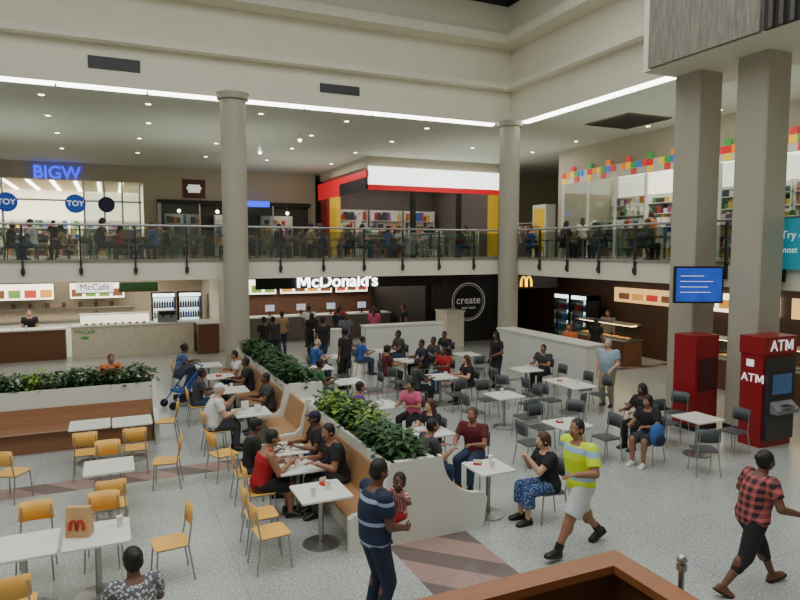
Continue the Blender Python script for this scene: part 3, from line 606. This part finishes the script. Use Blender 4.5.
sbox('wall_kiosk_back',-9,3.85,31,31.1,0,3.15,mat('kiosk_wall_tan',(204,188,162),.6))
solid('back_bar',MB().box(-6,1.0,30.3,30.95,0,.95).box(-6.05,1.05,30.25,30.95,.95,1.0,1).box(-6,.9,30.6,30.95,1.5,1.55,1),[WHITE,STEEL],'white cafe back bar with open steel shelf','back bar')
jar=MB().cone((0,0,0),(0,0,.2),.07,.07,12).cone((0,0,.2),(0,0,.23),.06,.06,12,1).mesh('storage_jar',[mat('jar_brown',(120,80,50),.4),STEEL])
for i in range(10): new('storage_jar',jar,None,(-5.6+i*.62,30.78,1.551),0,'brown storage jar on the cafe shelf','jar','jars on the cafe shelf')
FR=mat('fridge_interior_light',(225,238,242),.4,emit=3.2,var=.03)
BOT=[MB().cone((0,0,0),(0,0,.14),.034,.034,8).cone((0,0,.14),(0,0,.19),.034,.013,8).cone((0,0,.19),(0,0,.22),.015,.015,8,1).mesh('drink_bottle',[mat('bottle_%d'%i,c,.3,emit=.15),WHITE]) for i,c in enumerate([(180,40,40),(220,140,40),(60,120,60),(60,90,170),(90,50,40)])]
def fridge(x,y,yaw,lab,w=.95):
    P=[('fridge_body',MB().box(-w/2,-w/2+.05,-.35,.35,0,2.2).box(w/2-.05,w/2,-.35,.35,0,2.2).box(-w/2,w/2,-.35,-.30,0,2.2).box(-w/2,w/2,-.35,.35,2.0,2.2).box(-w/2,w/2,-.35,.35,0,.25).box(-w/2+.04,w/2-.04,.35,.36,2.03,2.17,1).mesh('fridge_body',[BLACK,FR])),
       ('lit_back',MB().box(-w/2+.05,w/2-.05,-.30,-.28,.25,2.0).mesh('lit_back',[FR])),
       ('door',MB().box(-w/2+.03,w/2-.03,.35,.37,.2,2.02).mesh('door',[GLASS2]),'glass door',[('handle',MB().box(w/2-.12,w/2-.09,.37,.42,.8,1.5).mesh('handle',[STEEL]))])]
    for i in range(4): P.append(('shelf',MB().box(-w/2+.05,w/2-.05,-.28,.3,.26+i*.43,.28+i*.43).mesh('shelf',[STEEL])))
    f=thing('drinks_fridge',P,(x,y,0),yaw,lab,'fridge','drinks fridges')
    a=math.radians(yaw-90)
    for i in range(4):
        for j in range(8):
            lx=-w/2+.12+j*(w-.24)/7; ly=.15
            new('drink_bottle',BOT[(i+j//3)%5],None,(x+lx*math.cos(a)-ly*math.sin(a),y+lx*math.sin(a)+ly*math.cos(a),.281+i*.43),0,'coloured drink bottle on a fridge shelf','bottle','bottles in the drinks fridges',None,1.3)
fridge(2.0,29.0,270,'glass-door drinks fridge behind the cafe counter'); fridge(3.05,29.0,270,'glass-door drinks fridge behind the cafe counter')
fridge(17.3,21.3,180,'glass-door drinks fridge against the wood wall'); fridge(17.3,20.25,180,'glass-door drinks fridge against the wood wall')
# ---------------------------------------------------------------- fast food shop
WSL=mat('white_sign_light',(255,255,250),.4,var=0,emit=5)
r=new('shop_sign',None,None,(7.75,21.6,2.92),0,'white illuminated shop name lettering under the balcony','sign')
new('sign_beam',MB().box(-3.3,3.8,.06,.2,-.26,.23).mesh('sign_beam',[BLACK]),r)
letterM(r,(-1.66,.02,.0),0,.44,.46,WSL,.03); text("cDonald's",r,(-1.38,.02,-.03),0,.62,WSL,.03,sx=1.02,al='LEFT',bold=.006)
board(4.7,7.2,30.4,1.9,2.6,4,LM,'lit fast food menu board'); board(7.4,10.0,30.4,1.9,2.6,4,LM,'lit fast food menu board'); board(10.2,11.9,30.4,1.9,2.6,3,LM,'lit fast food menu board')
counter(4.6,11.9,27.5,28.3,1.1,mat('steel_counter',(120,116,110),.35,.3),'long fast food service counter',False)
for x0 in (4.9,6.3,7.7,9.1,10.6):
    thing('order_screen',[('screen',MB().box(-.2,.2,0,.03,.22,.50).mesh('screen',[mat('till_screen',(210,220,235),.3,emit=.5)])),('screen_stand',MB().box(-.03,.03,0,.04,0,.24).box(-.1,.1,-.06,.1,0,.02).mesh('screen_stand',[BLACK]))],(x0,27.8,1.1),90,'till screen on the fast food counter','screen','till screens')
sbox('wall_food_back',4.45,12.2,30.6,30.7,0,3.15,mat('food_wall',(104,72,52),.6,var=.15))
sbox('wall_black',12.4,15.9,24.2,24.4,0,3.15,pattern('black_tile_wall',(26,26,28),(74,74,74),fx=4,fz=6,duty=.09,rough=.4)); sbox('wall_black_side',12.2,12.4,24.4,30.6,0,3.15,mat('black_wall2',(34,30,28),.6))
r=new('round_sign',None,None,(14.2,24.19,1.75),0,'round black sign with a white ring and hand-drawn word','sign')
WM=mat('chalk_white',(205,205,196),.6,emit=.25)
new('disc',MB().cone((0,-.012,0),(0,0,0),.86,.86,48).mesh('disc',[BLACK]),r)
b=MB()
for kk in range(48):
    a0=2*math.pi*kk/48;a1=2*math.pi*(kk+1)/48
    for ri,ro in((.80,.83),(.72,.735)):
        b.add([(ri*math.cos(a0),-.02,ri*math.sin(a0)),(ro*math.cos(a0),-.02,ro*math.sin(a0)),(ro*math.cos(a1),-.02,ro*math.sin(a1)),(ri*math.cos(a1),-.02,ri*math.sin(a1))],[(0,1,2,3)])
new('ring',b.mesh('ring',[WM]),r); text('create',r,(0,-.02,.06),0,.48,WM,.004); text('your taste',r,(0,-.02,-.26),0,.17,WM,.003)
b=MB().box(12.5,13.3,23.0,24.0,0,1.45).box(12.46,13.34,22.96,24.04,1.45,1.5,1); solid('display_plinth',b,[WT,WHITE],'beige boxed display plinth by the black wall','plinth')
# ---------------------------------------------------------------- right lower shops
sbox('wall_wood_right',18.1,18.3,-12,30,0,3.15,DWOOD)
PAN=mat('lit_panel_amber',(236,190,120),.5,var=.1,emit=1.1,scale=3)
for i,(y0,y1,z0,z1,m,lb) in enumerate([(16.4,19.4,2.0,2.55,PAN,'amber lit menu board'),(12.6,15.9,2.0,2.6,LM,'white lit menu board'),(8.0,12.2,2.0,2.6,PAN,'amber lit menu board'),(3.5,7.6,2.0,2.6,LM,'white lit menu board')]):
    b=MB().box(18.0,18.08,y0,y1,z0,z1); n=int((y1-y0)/.7)
    for j in range(n): b.box(17.97,18.0,y0+.1+j*.7,y0+.62+j*.7,z0+.12,z1-.2,1+(j%3))
    solid('menu_board',b,[m,mat('pic_brown',(120,76,48),.5),mat('pic_red',(190,60,44),.5),mat('pic_amber',(214,150,60),.5)],lb+' with food pictures','sign')
def counterY(x0,x1,y0,y1,lab):
    P=[('counter_body',MB().box(x0,x1,y0,y1,0,.85).mesh('counter_body',[WC])),('display_case',MB().box(x0,x1-.1,y0+.05,y1-.05,.89,1.4).mesh('display_case',[GLASS2])),('case_light',MB().box(x0+.35,x0+.6,y0+.06,y1-.06,1.36,1.39).mesh('case_light',[mat('case_lamp',(255,214,150),.5,var=0,emit=10)])),('worktop',MB().box(x0-.04,x1+.04,y0-.02,y1+.02,.85,.89).box(x0+.2,x1,y0,y1,1.4,1.43).mesh('worktop',[STEEL]))]
    thing('food_counter',P,(0,0,0),90,lab,'counter')
counterY(15.9,16.7,16.6,19.4,'wood fronted food counter with glass display'); counterY(15.9,16.7,8.4,14.6,'wood fronted food counter with glass display'); counterY(15.9,16.7,2.5,7.2,'wood fronted food counter with glass display')
tray=MB().plate(0,0,.5,.35,0,.05,.03).ell((0,0,.05),(.2,.14,.04),mi=1).mesh('food_tray',[STEEL,mat('food_amber',(206,140,60),.6)])
for y0 in [16.9+i*.5 for i in range(5)]+[8.7+i*.6 for i in range(9)]: new('food_tray',tray,None,(16.25,y0,.892),math.pi/2,'steel tray of hot food in the display','tray','food trays in the displays')
r=new('letter_sign',None,None,(15.45,21.3,2.62),0,'yellow double-arch letter sign under the gallery','sign'); new('sign_back',MB().box(-.8,1.3,.05,.12,-.16,.46).mesh('sign_back',[BLACK]),r); arches(r,(-.28,0,-.08),0,.42,.50,mat('yellow_sign_light',(250,200,40),.4,var=0,emit=2.4),.036,'lettering')
# ---------------------------------------------------------------- upper shops
sbox('wall_store_back',-9,1.8,46,46.1,UZ,8.0,mat('store_wall_glow',(244,236,214),.6,emit=.9)); sbox('wall_store_side',1.8,1.9,39.2,46,UZ,8.0,CREAM)  # back wall is no lamp; its emission stands in for store lighting
b=MB().box(-9,1.8,39.2,46,7.75,7.85)
for i in range(9): b.box(-8.6+i*1.15,-8.42+i*1.15,39.5,45.8,7.70,7.75,1)
solid('ceiling',b,[mat('tan_ceiling',(222,204,168),.7),mat('store_strip_light',(255,246,226),.5,var=0,emit=9)],kind='structure')
r=new('store_sign',None,None,(-2.45,38.92,8.08),0,'blue illuminated department store name sign','sign'); text('BIGW',r,(0,0,0),0,.95,mat('blue_sign_light',(30,56,240),.4,var=0,emit=2.2),.05,bold=.012,sx=.92)
P=[('mullion',MB().box(xx-.05,xx+.05,38.85,38.95,UZ,7.75).mesh('mullion',[STEEL])) for xx in (-6.2,-5.0,-1.2,-.2,.7,1.6)]+[('transom',MB().box(-9,1.7,38.85,38.93,6.6,6.7).mesh('transom',[STEEL])),('glass_panel',MB().box(-1.15,1.55,38.88,38.90,UZ+.05,7.7).mesh('glass_panel',[GLASS2]))]
thing('shopfront',P,(0,0,0),90,'glazed department store entrance with steel mullions','shopfront')
def disc(x,y,z,rad,m,t,lab):
    r=new('hanging_sign',None,None,(x,y,z),0,lab,'sign')
    new('disc',MB().cone((0,0,0),(0,.05,0),rad,rad,32).mesh('disc',[m]),r); new('hanger',MB().cone((0,.02,rad),(0,.02,8.66-z),.01,.01,6).mesh('hanger',[STEEL]),r)
    if t: text(t,r,(0,-.02,0),0,rad*.8,mat('sign_white',(240,240,240),.5,emit=.6),.005,bold=.005)
disc(-4.75,38.3,6.45,.50,mat('blue_disc',(40,90,190),.5,emit=.3),'TOY','round blue hanging sale sign'); disc(-1.6,38.3,6.45,.50,mat('blue_disc',(40,90,190),.5),'TOY','round blue hanging sale sign'); disc(-.1,38.4,6.45,.42,mat('navy_disc',(30,40,80),.5),None,'small dark round hanging sign')
GD=[mat('goods_%d'%i,c,.5,var=.15,emit=.08) for i,c in enumerate([(170,54,50),(60,100,160),(200,166,70),(80,130,84),(214,212,200),(140,84,130),(60,60,66),(196,116,66)])]
def shelf(x,y,z,yaw,w=2.0,h=1.7,lab='shelving unit stocked with colourful goods',rows=4,sc=1):
    b=MB().box(-w/2,w/2,-.2,-.17,0,h).box(-w/2,-w/2+.04,-.2,.2,0,h).box(w/2-.04,w/2,-.2,.2,0,h); g=MB(); st=h/rows
    for i in range(rows):
        b.box(-w/2,w/2,-.2,.2,i*st+.02,i*st+.05); xx=-w/2+.08
        while xx<w/2-.25:
            ww=R.uniform(.12,.28); g.box(xx,xx+ww-.02,-.12,.14,i*st+.05,i*st+.05+R.uniform(.4,.85)*st,R.choice((0,1,2,3,4,4,4,5,6,6,7))); xx+=ww
    r=thing('shelving_unit',[('shelf_frame',b.mesh('shelf_frame',[WHITE]))],(x,y,z),yaw,lab,'shelf','stocked shop shelves'); gg=new('merchandise',g.mesh('merchandise',GD),r); gg['kind']='stuff'
for i in range(5): shelf(-7.5+i*2.1,44.6,UZ,270,2.0,2.2)
for i in range(4): shelf(-6.5+i*2.4,41.5,UZ,270,1.7,1.3)
b=MB().box(3.9,5.15,38.92,39.0,7.0,8.05).box(4.2,4.85,38.87,38.92,7.3,7.75,1); b.ell((4.52,38.88,7.55),(.42,.03,.16),mi=1); solid('wall_sign',b,[mat('brown_sign',(92,40,34),.5),mat('sign_white',(240,240,240),.5)],'brown square shop sign with a white emblem','sign')
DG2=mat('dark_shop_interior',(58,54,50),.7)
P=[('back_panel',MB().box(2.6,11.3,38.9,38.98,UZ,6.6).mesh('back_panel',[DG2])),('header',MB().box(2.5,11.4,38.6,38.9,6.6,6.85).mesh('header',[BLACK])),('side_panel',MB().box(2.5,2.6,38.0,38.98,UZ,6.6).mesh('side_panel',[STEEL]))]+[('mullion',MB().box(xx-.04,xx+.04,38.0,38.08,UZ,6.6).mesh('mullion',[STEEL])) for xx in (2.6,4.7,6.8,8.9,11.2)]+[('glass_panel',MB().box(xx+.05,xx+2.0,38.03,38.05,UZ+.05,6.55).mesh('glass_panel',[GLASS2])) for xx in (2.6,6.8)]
thing('shopfront',P,(0,0,0),90,'dark glazed shopfront along the far upper wall','shopfront')
solid('blue_wall_sign',MB().box(7.0,8.8,38.5,38.6,6.55,6.9),[mat('blue_sign_light',(30,56,240),.4)],'small blue lit sign bar over the dark shopfront','sign')
for i in range(3): shelf(3.8+i*2.7,38.5,UZ,270,1.9,2.4)
for xx in (3.6,5.7,9.8): solid('hanging_lamp',MB().cone((xx,38.2,6.6),(xx,38.2,6.3),.01,.01,6).ell((xx,38.2,6.2),.10,mi=1),[STEEL,WARM],'small round lamp hanging in the dark shopfront','light',group='hanging lamps')
sx0,sy0=11.8,30.0
SWH=mat('lightbox_white',(250,252,248),.4,var=.01,emit=2.4); SRD=mat('red_lightbox',(204,22,36),.4,var=.03,emit=.6); SYL=mat('yellow_panel',(222,180,44),.5,emit=.2)
SIN=mat('shop_inner',(112,104,98),.6)
sbox('wall_shop_bulkhead',sx0,19.6,sy0,38,8.15,8.66,CREAM3)
sbox('wall_shop_rear',sx0+.2,19.4,37.8,38,UZ,8.15,SIN); sbox('wall_shop_right',19.4,19.6,sy0+.3,38,UZ,8.15,SIN)
b=MB().box(sx0,19.4,sy0-.12,sy0,7.25,8.15,0).box(sx0-.02,19.45,sy0-.16,sy0,7.0,7.25,1)
b.box(sx0-.12,sx0,sy0,34,7.0,7.95,2).box(sx0-.14,sx0,sy0-.1,38,7.6,7.95,1).box(sx0-.12,sx0,34,38,7.0,7.6,1)
solid('shop_fascia_sign',b,[SWH,SRD,BLACK],'white and red lightbox sign wrapping the corner shop','sign')
solid('shop_pillar',MB().box(18.9,19.4,sy0-.10,sy0+.2,UZ,6.98),[SYL],'yellow panelled shop pillar beside the round column','pillar')
for yy,m,nm in ((34.5,SYL,'yellow'),(36.2,RED,'red')): solid('shop_pillar',MB().box(sx0-.15,sx0+.1,yy,yy+1.2,UZ,6.98),[m],nm+' shop pillar panel at the corner shop','pillar')
for xx in (14.2,16.9): solid('shop_pillar',MB().box(xx,xx+.22,sy0-.05,sy0+.2,UZ,6.98),[BLACK],'slim black pillar framing the corner shop opening','pillar')
for i in range(3): shelf(13.3+i*2.3,36.8,UZ,270,2.1,2.8)
shelf(13.0,31.4,UZ,270,1.8,1.5); shelf(15.6,31.2,UZ,270,1.8,1.5); shelf(12.6,34.5,UZ,180,2.2,2.0)
def rack(x,y,z,yaw):
    fr=MB().tube([(-.7,0,0),(-.7,0,1.5),(.7,0,1.5),(.7,0,0)],.015); fr.box(-.72,-.68,-.25,.25,0,.03).box(.68,.72,-.25,.25,0,.03)
    r=thing('garment_rack',[('rack_frame',fr.mesh('rack_frame',[STEEL]))],(x,y,z),yaw,'steel rail hung with clothes','clothes rack','garment racks'); g=MB()
    for i in range(16):
        xx=-.62+i*.083; g.prism([(-.22,1.38),(.22,1.38),(.26,1.2),(.18,.65),(-.18,.65),(-.26,1.2)],'x',xx,xx+.05,R.randint(0,7))
    o=new('clothes',g.mesh('clothes',GD),r); o['kind']='stuff'
rack(17.9,30.8,UZ,90); rack(14.6,33,UZ,90)
sbox('wall_toyshop_back',23,23.1,-12,24.7,UZ,8.66,mat('toyshop_wall_glow',(250,244,224),.6,emit=1.2,var=.05))  # wall given emission so the shop behind the windows looks brightly lit
b=MB(); hues=[(210,40,40),(240,140,30),(245,205,50),(60,160,70),(40,120,210),(220,60,50)]
y=24.5; i=0
while y>4:
    if i%7!=5:
        b.box(19.38,19.44,y-.25,y,7.32,7.56,i%6)
        if i%3==0: b.box(19.38,19.44,y-.25,y,7.06,7.30,(i+2)%6)
        if i%4==2: b.box(19.38,19.44,y-.25,y,7.58,7.80,(i+3)%6)
    y-=.29; i+=1
b.box(19.44,19.49,4,24.6,7.05,7.58,6)
solid('rainbow_sign_band',b,[mat('rainbow_%d'%kk,c,.4,emit=.4,var=.03) for kk,c in enumerate(hues)]+[mat('band_white',(220,218,206),.5,emit=.1,var=.02)],'thin broken rainbow block sign strip over the toy shop windows','sign')
P=[('mullion',MB().box(19.45,19.55,yy-.04,yy+.04,UZ,7.03).mesh('mullion',[WHITE])) for yy in [24.5-1.7*j for j in range(13)]]+[('window_pane',MB().box(19.49,19.50,yy-1.66,yy-.04,UZ+.1,7.0).mesh('window_pane',[GLASS2])) for yy in [24.5-1.7*j for j in range(12)] if abs(yy-19.4)>.5]
thing('shopfront',P,(0,0,0),90,'white framed glazed toy shop front','shopfront')
for j in range(8): shelf(21.0,23.4-j*2.3,UZ,180,2.1,1.7)
for j in range(8): shelf(22.6,23.4-j*2.3,UZ,180,2.2,2.9,rows=6)
rack(16.5,23.2,UZ,0)
b=MB().box(20.0,20.6,26.5,27.6,UZ,6.3).box(19.98,20.0,26.6,27.5,UZ+.2,6.1,1); solid('poster_stand',b,[WHITE,SYL],'tall white stand with a yellow poster','poster')
r=new('poster',None,None,(13.38,10.0,UZ-.15),-math.pi/2,'teal poster fixed to the balustrade glass','poster'); new('sheet',MB().box(-.1,3.8,-.01,.01,.08,1.18).mesh('sheet',[TEAL]),r)
WTX=mat('poster_white',(240,245,245),.5,emit=.4,var=0); text('Try our',r,(.62,-.02,.82),0,.24,WTX,.002,al='LEFT'); text('most',r,(.62,-.02,.50),0,.19,WTX,.002,al='LEFT')
dl=MB().cone((0,0,-.03),(0,0,-.02),.08,.08,16).cone((0,0,-.02),(0,0,0),.13,.13,16,1).mesh('downlight',[WARM,WHITE])
for x in (-5,-1.8,1.4,4.6,7.8,11.0,15.4,18.2):
    for y in (22.3,25.6,29.2,33.5):
        if x>11.5 and y>29: continue
        new('downlight',dl,None,(x+R.uniform(-.3,.3),y,8.66),0,'small round warm ceiling downlight','light','ceiling downlights')
for y in (18.5,15.4,12.3,9.0): new('downlight',dl,None,(18.6,y,8.66),0,'small round warm ceiling downlight','light','ceiling downlights')
for x in (-3,0,3,6,9,12,15.2):
    for y in (22.6,25.6,28.8):
        if y>24 and x>12: continue
        new('downlight',dl,None,(x,y,UZ-.5),0,'small round warm soffit downlight','light','soffit downlights')
for y in (18,15,12,9,6): new('downlight',dl,None,(15.2,y,UZ-.5),0,'small round warm soffit downlight','light','soffit downlights')
for x,y in ((6.6,23.8),(5.9,27.5)):
    thing('spotlight',[('stem',MB().cone((0,0,0),(0,0,-.35),.012,.012,8).mesh('stem',[WHITE])),('lamp_head',MB().cone((0,0,-.35),(0,-.08,-.55),.05,.10,14).mesh('lamp_head',[WHITE])),('bulb',MB().ell((0,-.08,-.56),.07).mesh('bulb',[WARM]))],(x,y,8.66),90,'white pendant spotlight hanging from the ceiling','light','pendant spotlights')
# ---------------------------------------------------------------- ATM, kiosk, screen
SIGNW=mat('sign_white',(240,240,240),.5)
r=new('cash_machine',None,None,(11.83,8.55,0),0,'red cash machine cabinet with dark front and white lettering','cash machine')
b=MB().box(0,.92,0,.50,0,1.90).box(-.03,.95,-.04,.52,1.90,2.26); new('cabinet',b.mesh('cabinet',[RED]),r)
b=MB().box(.06,.88,-.08,0,.15,1.84,0).box(.20,.74,-.11,-.07,1.10,1.50,1).prism([(-.05,.72),(-.25,.72),(-.25,.80),(-.05,.98)],'x',.14,.80,2)
new('front_panel',b.mesh('front_panel',[mat('atm_dark_grey',(46,48,52),.4),mat('atm_screen',(50,74,100),.2,emit=.6),mat('atm_grey',(120,122,126),.4)]),r)
new('keypad',MB().box(.30,.60,-.28,-.12,.84,.88).mesh('keypad',[STEEL]),r)
for j in range(4):
    for i in range(3): new('key',MB().box(.35+j*.055,.39+j*.055,-.25+i*.035,-.225+i*.035,.88,.89).mesh('key',[DSTEEL]),r)
text('AT',r,(.34,-.05,2.07),0,.32,SIGNW,.005); letterM(r,(.70,-.045,2.08),0,.22,.24,SIGNW,.006)
text('AT',r,(-.01,.32,1.40),-math.pi/2,.24,SIGNW,.005); letterM(r,(-.005,.06,1.41),-math.pi/2,.165,.18,SIGNW,.006)
new('logo',MB().box(-.012,0,.20,.36,1.64,1.78).mesh('logo',[SIGNW]),r)
r=new('cash_machine',None,None,(11.62,9.98,0),0,'red cabinet with a dark upper panel beside the column','cash machine')
new('cabinet',MB().box(0,.70,0,.6,0,2.12).mesh('cabinet',[RED]),r); new('front_panel',MB().box(.1,.62,-.03,0,.9,1.6).mesh('front_panel',[mat('atm_dark',(70,30,34),.4)]),r); new('plinth',MB().box(-.01,.71,-.01,.61,0,.1).mesh('plinth',[BLACK]),r)
r=new('wall_screen',None,None,(11.86,10.18,3.22),math.radians(-28),'blue information screen bracketed to the square column','screen')
new('bezel',MB().box(-.53,.53,0,.09,-.40,.42).mesh('bezel',[BLACK]),r); new('display',MB().box(-.49,.49,-.01,0,-.36,.38).mesh('display',[mat('blue_screen',(30,66,160),.3,var=.25,scale=3,emit=.9)]),r)
new('bracket',MB().tube([(0,.09,0),(0,.30,0),(.25,.75,0)],.03).mesh('bracket',[DSTEEL]),r)
for i,(wd,zz) in enumerate(((.5,.2),(.7,.08),(.6,-.04),(.65,-.16))): new('text_line',MB().box(-.4,-.4+wd,-.015,-.01,zz,zz+.012).mesh('text_line',[SIGNW]),r)
# ---------------------------------------------------------------- wooden parapet and landing near the viewer
b=MB().box(-1.6,1.64,1.70,1.73,0,2.87,1).box(1.61,1.64,-2,1.70,0,2.87,1).box(-1.62,1.66,1.66,1.75,2.87,2.90).box(1.57,1.66,-2,1.66,2.87,2.90)
solid('wooden_parapet',b,[WOODP,WOODPI],'orange-brown wooden parapet with flat capping around the landing','parapet')
sbox('floor',-1.6,1.61,-2,1.70,2.2,2.3,mat('landing_tile',(80,58,44),.6),)
b=MB().cone((0,0,0),(0,0,2.93),.010,.010,16).cone((0,0,2.93),(0,0,2.95),.018,.018,16).ell((0,0,2.965),.018)
solid('steel_post',b,[STEEL],'slim polished steel post with ball top beside the parapet','post',loc=(1.715,1.50,0))
# ---------------------------------------------------------------- small things
KR=mat('kraft_paper',(196,158,114),.8,var=.08,bump=.2)
def bag(x,y,z,yaw,lab,sc=1,m=KR,logo=True):
    b=MB(); rr=[]
    for t,w,d in ((0,.10,.06),(.02,.105,.062),(.15,.10,.058),(.26,.105,.03),(.27,.105,.026)): rr.append([(-w,-d,t),(w,-d,t),(w,d,t),(-w,d,t)])
    b.loft(rr,0,False); r=new('paper_bag',b.mesh('paper_bag',[m]),None,(x,y,z),math.radians(yaw-90),lab,'bag',None,None,sc)
    if logo: arches(r,(0,-.050,.07),0,.10,.12,mat('logo_red',(190,50,30),.6),.011)
bag(-.42,7.98,.745,70,'brown paper takeaway bag with a red arched letter logo',1.25); bag(2.4,13.0,.745,90,'small white takeaway bag on the table',.7,cW,False); bag(2.6,12.7,.745,60,'small white takeaway bag on the table',.6,cW,False)
for x,y in ((.0,8.05),(2.45,9.2),(2.6,9.5),(2.5,10.1),(2.6,8.15),(2.35,8.0),(5.1,7.95),(5.2,8.15),(7.8,9.4),(8.0,12.1),(10.2,12.2),(10.3,14.3),(7.8,14.4),(2.5,15.2),(5.15,10.2),(5.1,12.2)): cupat(x,y,.745)
FB=MB().box(-.06,.06,-.05,.05,0,.035).prism([(-.06,.035),(.06,.035),(.05,.09),(-.05,.09)],'y',.045,.05,1).mesh('food_box',[mat('food_box_red',(190,40,36),.6),CUPM])
for x,y in ((2.4,9.4),(2.62,8.35),(2.65,10.35),(5.0,8.2),(7.65,9.6),(10.1,12.7),(2.45,16.8)): new('food_box',FB,None,(x,y,.745),R.random()*3,'open red and white burger box on the table','food box','burger boxes')
b=MB().ell((0,0,.22),(.16,.10,.22),n=16,m=10); b.ell((0,-.09,.14),(.11,.05,.11),mi=1)
solid('backpack',b,[cB,cN],'blue backpack hanging by the grey chair','bag',loc=(8.98,8.5,.42))
cBB=cloth('stroller_blue',(44,84,150))
P=[('frame',MB().tube([(-.24,-.45,.10),(-.24,.30,.95),(-.22,.42,1.02),(.22,.42,1.02),(.24,.30,.95),(.24,-.45,.10)],.018).tube([(-.24,.35,.10),(-.24,-.1,.55)],.018).tube([(.24,.35,.10),(.24,-.1,.55)],.018).mesh('frame',[mat('blue_metal',(60,90,150),.35,.5)])),
   ('seat',MB().loft([[(-.2,-.28,.45),(.2,-.28,.45),(.2,-.28,.40),(-.2,-.28,.40)],[(-.2,.05,.42),(.2,.05,.42),(.2,.05,.37),(-.2,.05,.37)],[(-.2,.25,.85),(.2,.25,.85),(.2,.30,.83),(-.2,.30,.83)]],0,False).mesh('seat',[cBB])),
   ('canopy',MB().loft([[(x,.22-.42*math.sin(t),.80+.24*math.cos(t)-.05*abs(t)) for t in [i*.3 for i in range(6)]]+[(x,.20-.38*math.sin(t),.78+.21*math.cos(t)-.05*abs(t)) for t in [i*.3 for i in range(5,-1,-1)]] for x in(-.22,.22)],0,False).mesh('canopy',[cN])),
   ('basket',MB().box(-.2,.2,-.2,.3,.14,.28).mesh('basket',[cK]))]
for w in [MB().cone((q*.26-.02,yy,.10),(q*.26+.02,yy,.10),.10,.10,18).mesh('wheel',[BLACK]) for q in(-1,1) for yy in(-.42,.36)]: P.append(('wheel',w))
thing('pushchair',P,(1.62,17.1,0),20,'blue and black pushchair with blue frame','pushchair')
# ---------------------------------------------------------------- texts to mesh
dg=bpy.context.evaluated_depsgraph_get(); res=[]
for o in TEXTS: res.append(bpy.data.meshes.new_from_object(o.evaluated_get(dg)))
for o,me in zip(TEXTS,res):
    n=new('lettering' if not o.name.startswith('logo') else 'logo',me,o.parent); n.location=o.location; n.rotation_euler=o.rotation_euler; n.scale=o.scale; bpy.data.objects.remove(o)
# ---------------------------------------------------------------- lights
def area(n,loc,sx,sy,p,col,rot=(0,0,0)):
    l=bpy.data.lights.new(n,'AREA'); l.shape='RECTANGLE'; l.size=sx; l.size_y=sy; l.energy=p; l.color=col; o=bpy.data.objects.new(n,l); COL.objects.link(o); o.location=loc; o.rotation_euler=rot
UPR=(math.pi,0,0)
area('skylight',(1,6,12.9),22,18,2850,(.97,1.0,.97))
for x,y in ((-4,28),(4,27),(9,33),(16.5,26)):
    area('upper_ceiling_light',(x,y,8.5),5,5,125,(1,.97,.88)); area('upper_ceiling_fill',(x,y,6.4),6,6,60,(.97,1,.92),UPR)  # the upward-facing ones are unseen fill, added to brighten the ceiling
area('upper_ceiling_fill',(16.8,14,6.4),4,10,60,(.97,1,.92),UPR)  # added upward fill under the side gallery ceiling, no real fitting
area('upper_ceiling_light',(16.8,14,8.5),3,9,90,(1,.97,.88)); area('toyshop_light',(21.2,14,8.5),2,18,480,(1,.96,.86)); area('store_light',(-4,42.5,7.6),9,5,420,(1,.96,.86)); area('corner_shop_light',(15.5,34,8.0),6,5,110,(1,.95,.88))
for x,y,sx,sy,p in ((-2,24,8,4,90),(8,24,8,4,75),(-2,28.3,8,3,270),(8,29,7,2,130),(16.2,14,2,16,140)): area('soffit_light',(x,y,3.08),sx,sy,p,(1,.93,.82))
w=bpy.data.worlds.new('world'); bpy.context.scene.world=w; w.use_nodes=True; w.node_tree.nodes['Background'].inputs[0].default_value=(.6,.7,.8,1); w.node_tree.nodes['Background'].inputs[1].default_value=.15
cam=bpy.data.cameras.new('camera'); cam.lens=28.8; cam.sensor_width=36; co=bpy.data.objects.new('camera',cam); COL.objects.link(co); co.location=(0,0,4.0); co.rotation_euler=(math.radians(90-4.467),0,math.radians(-24.3)); bpy.context.scene.camera=co
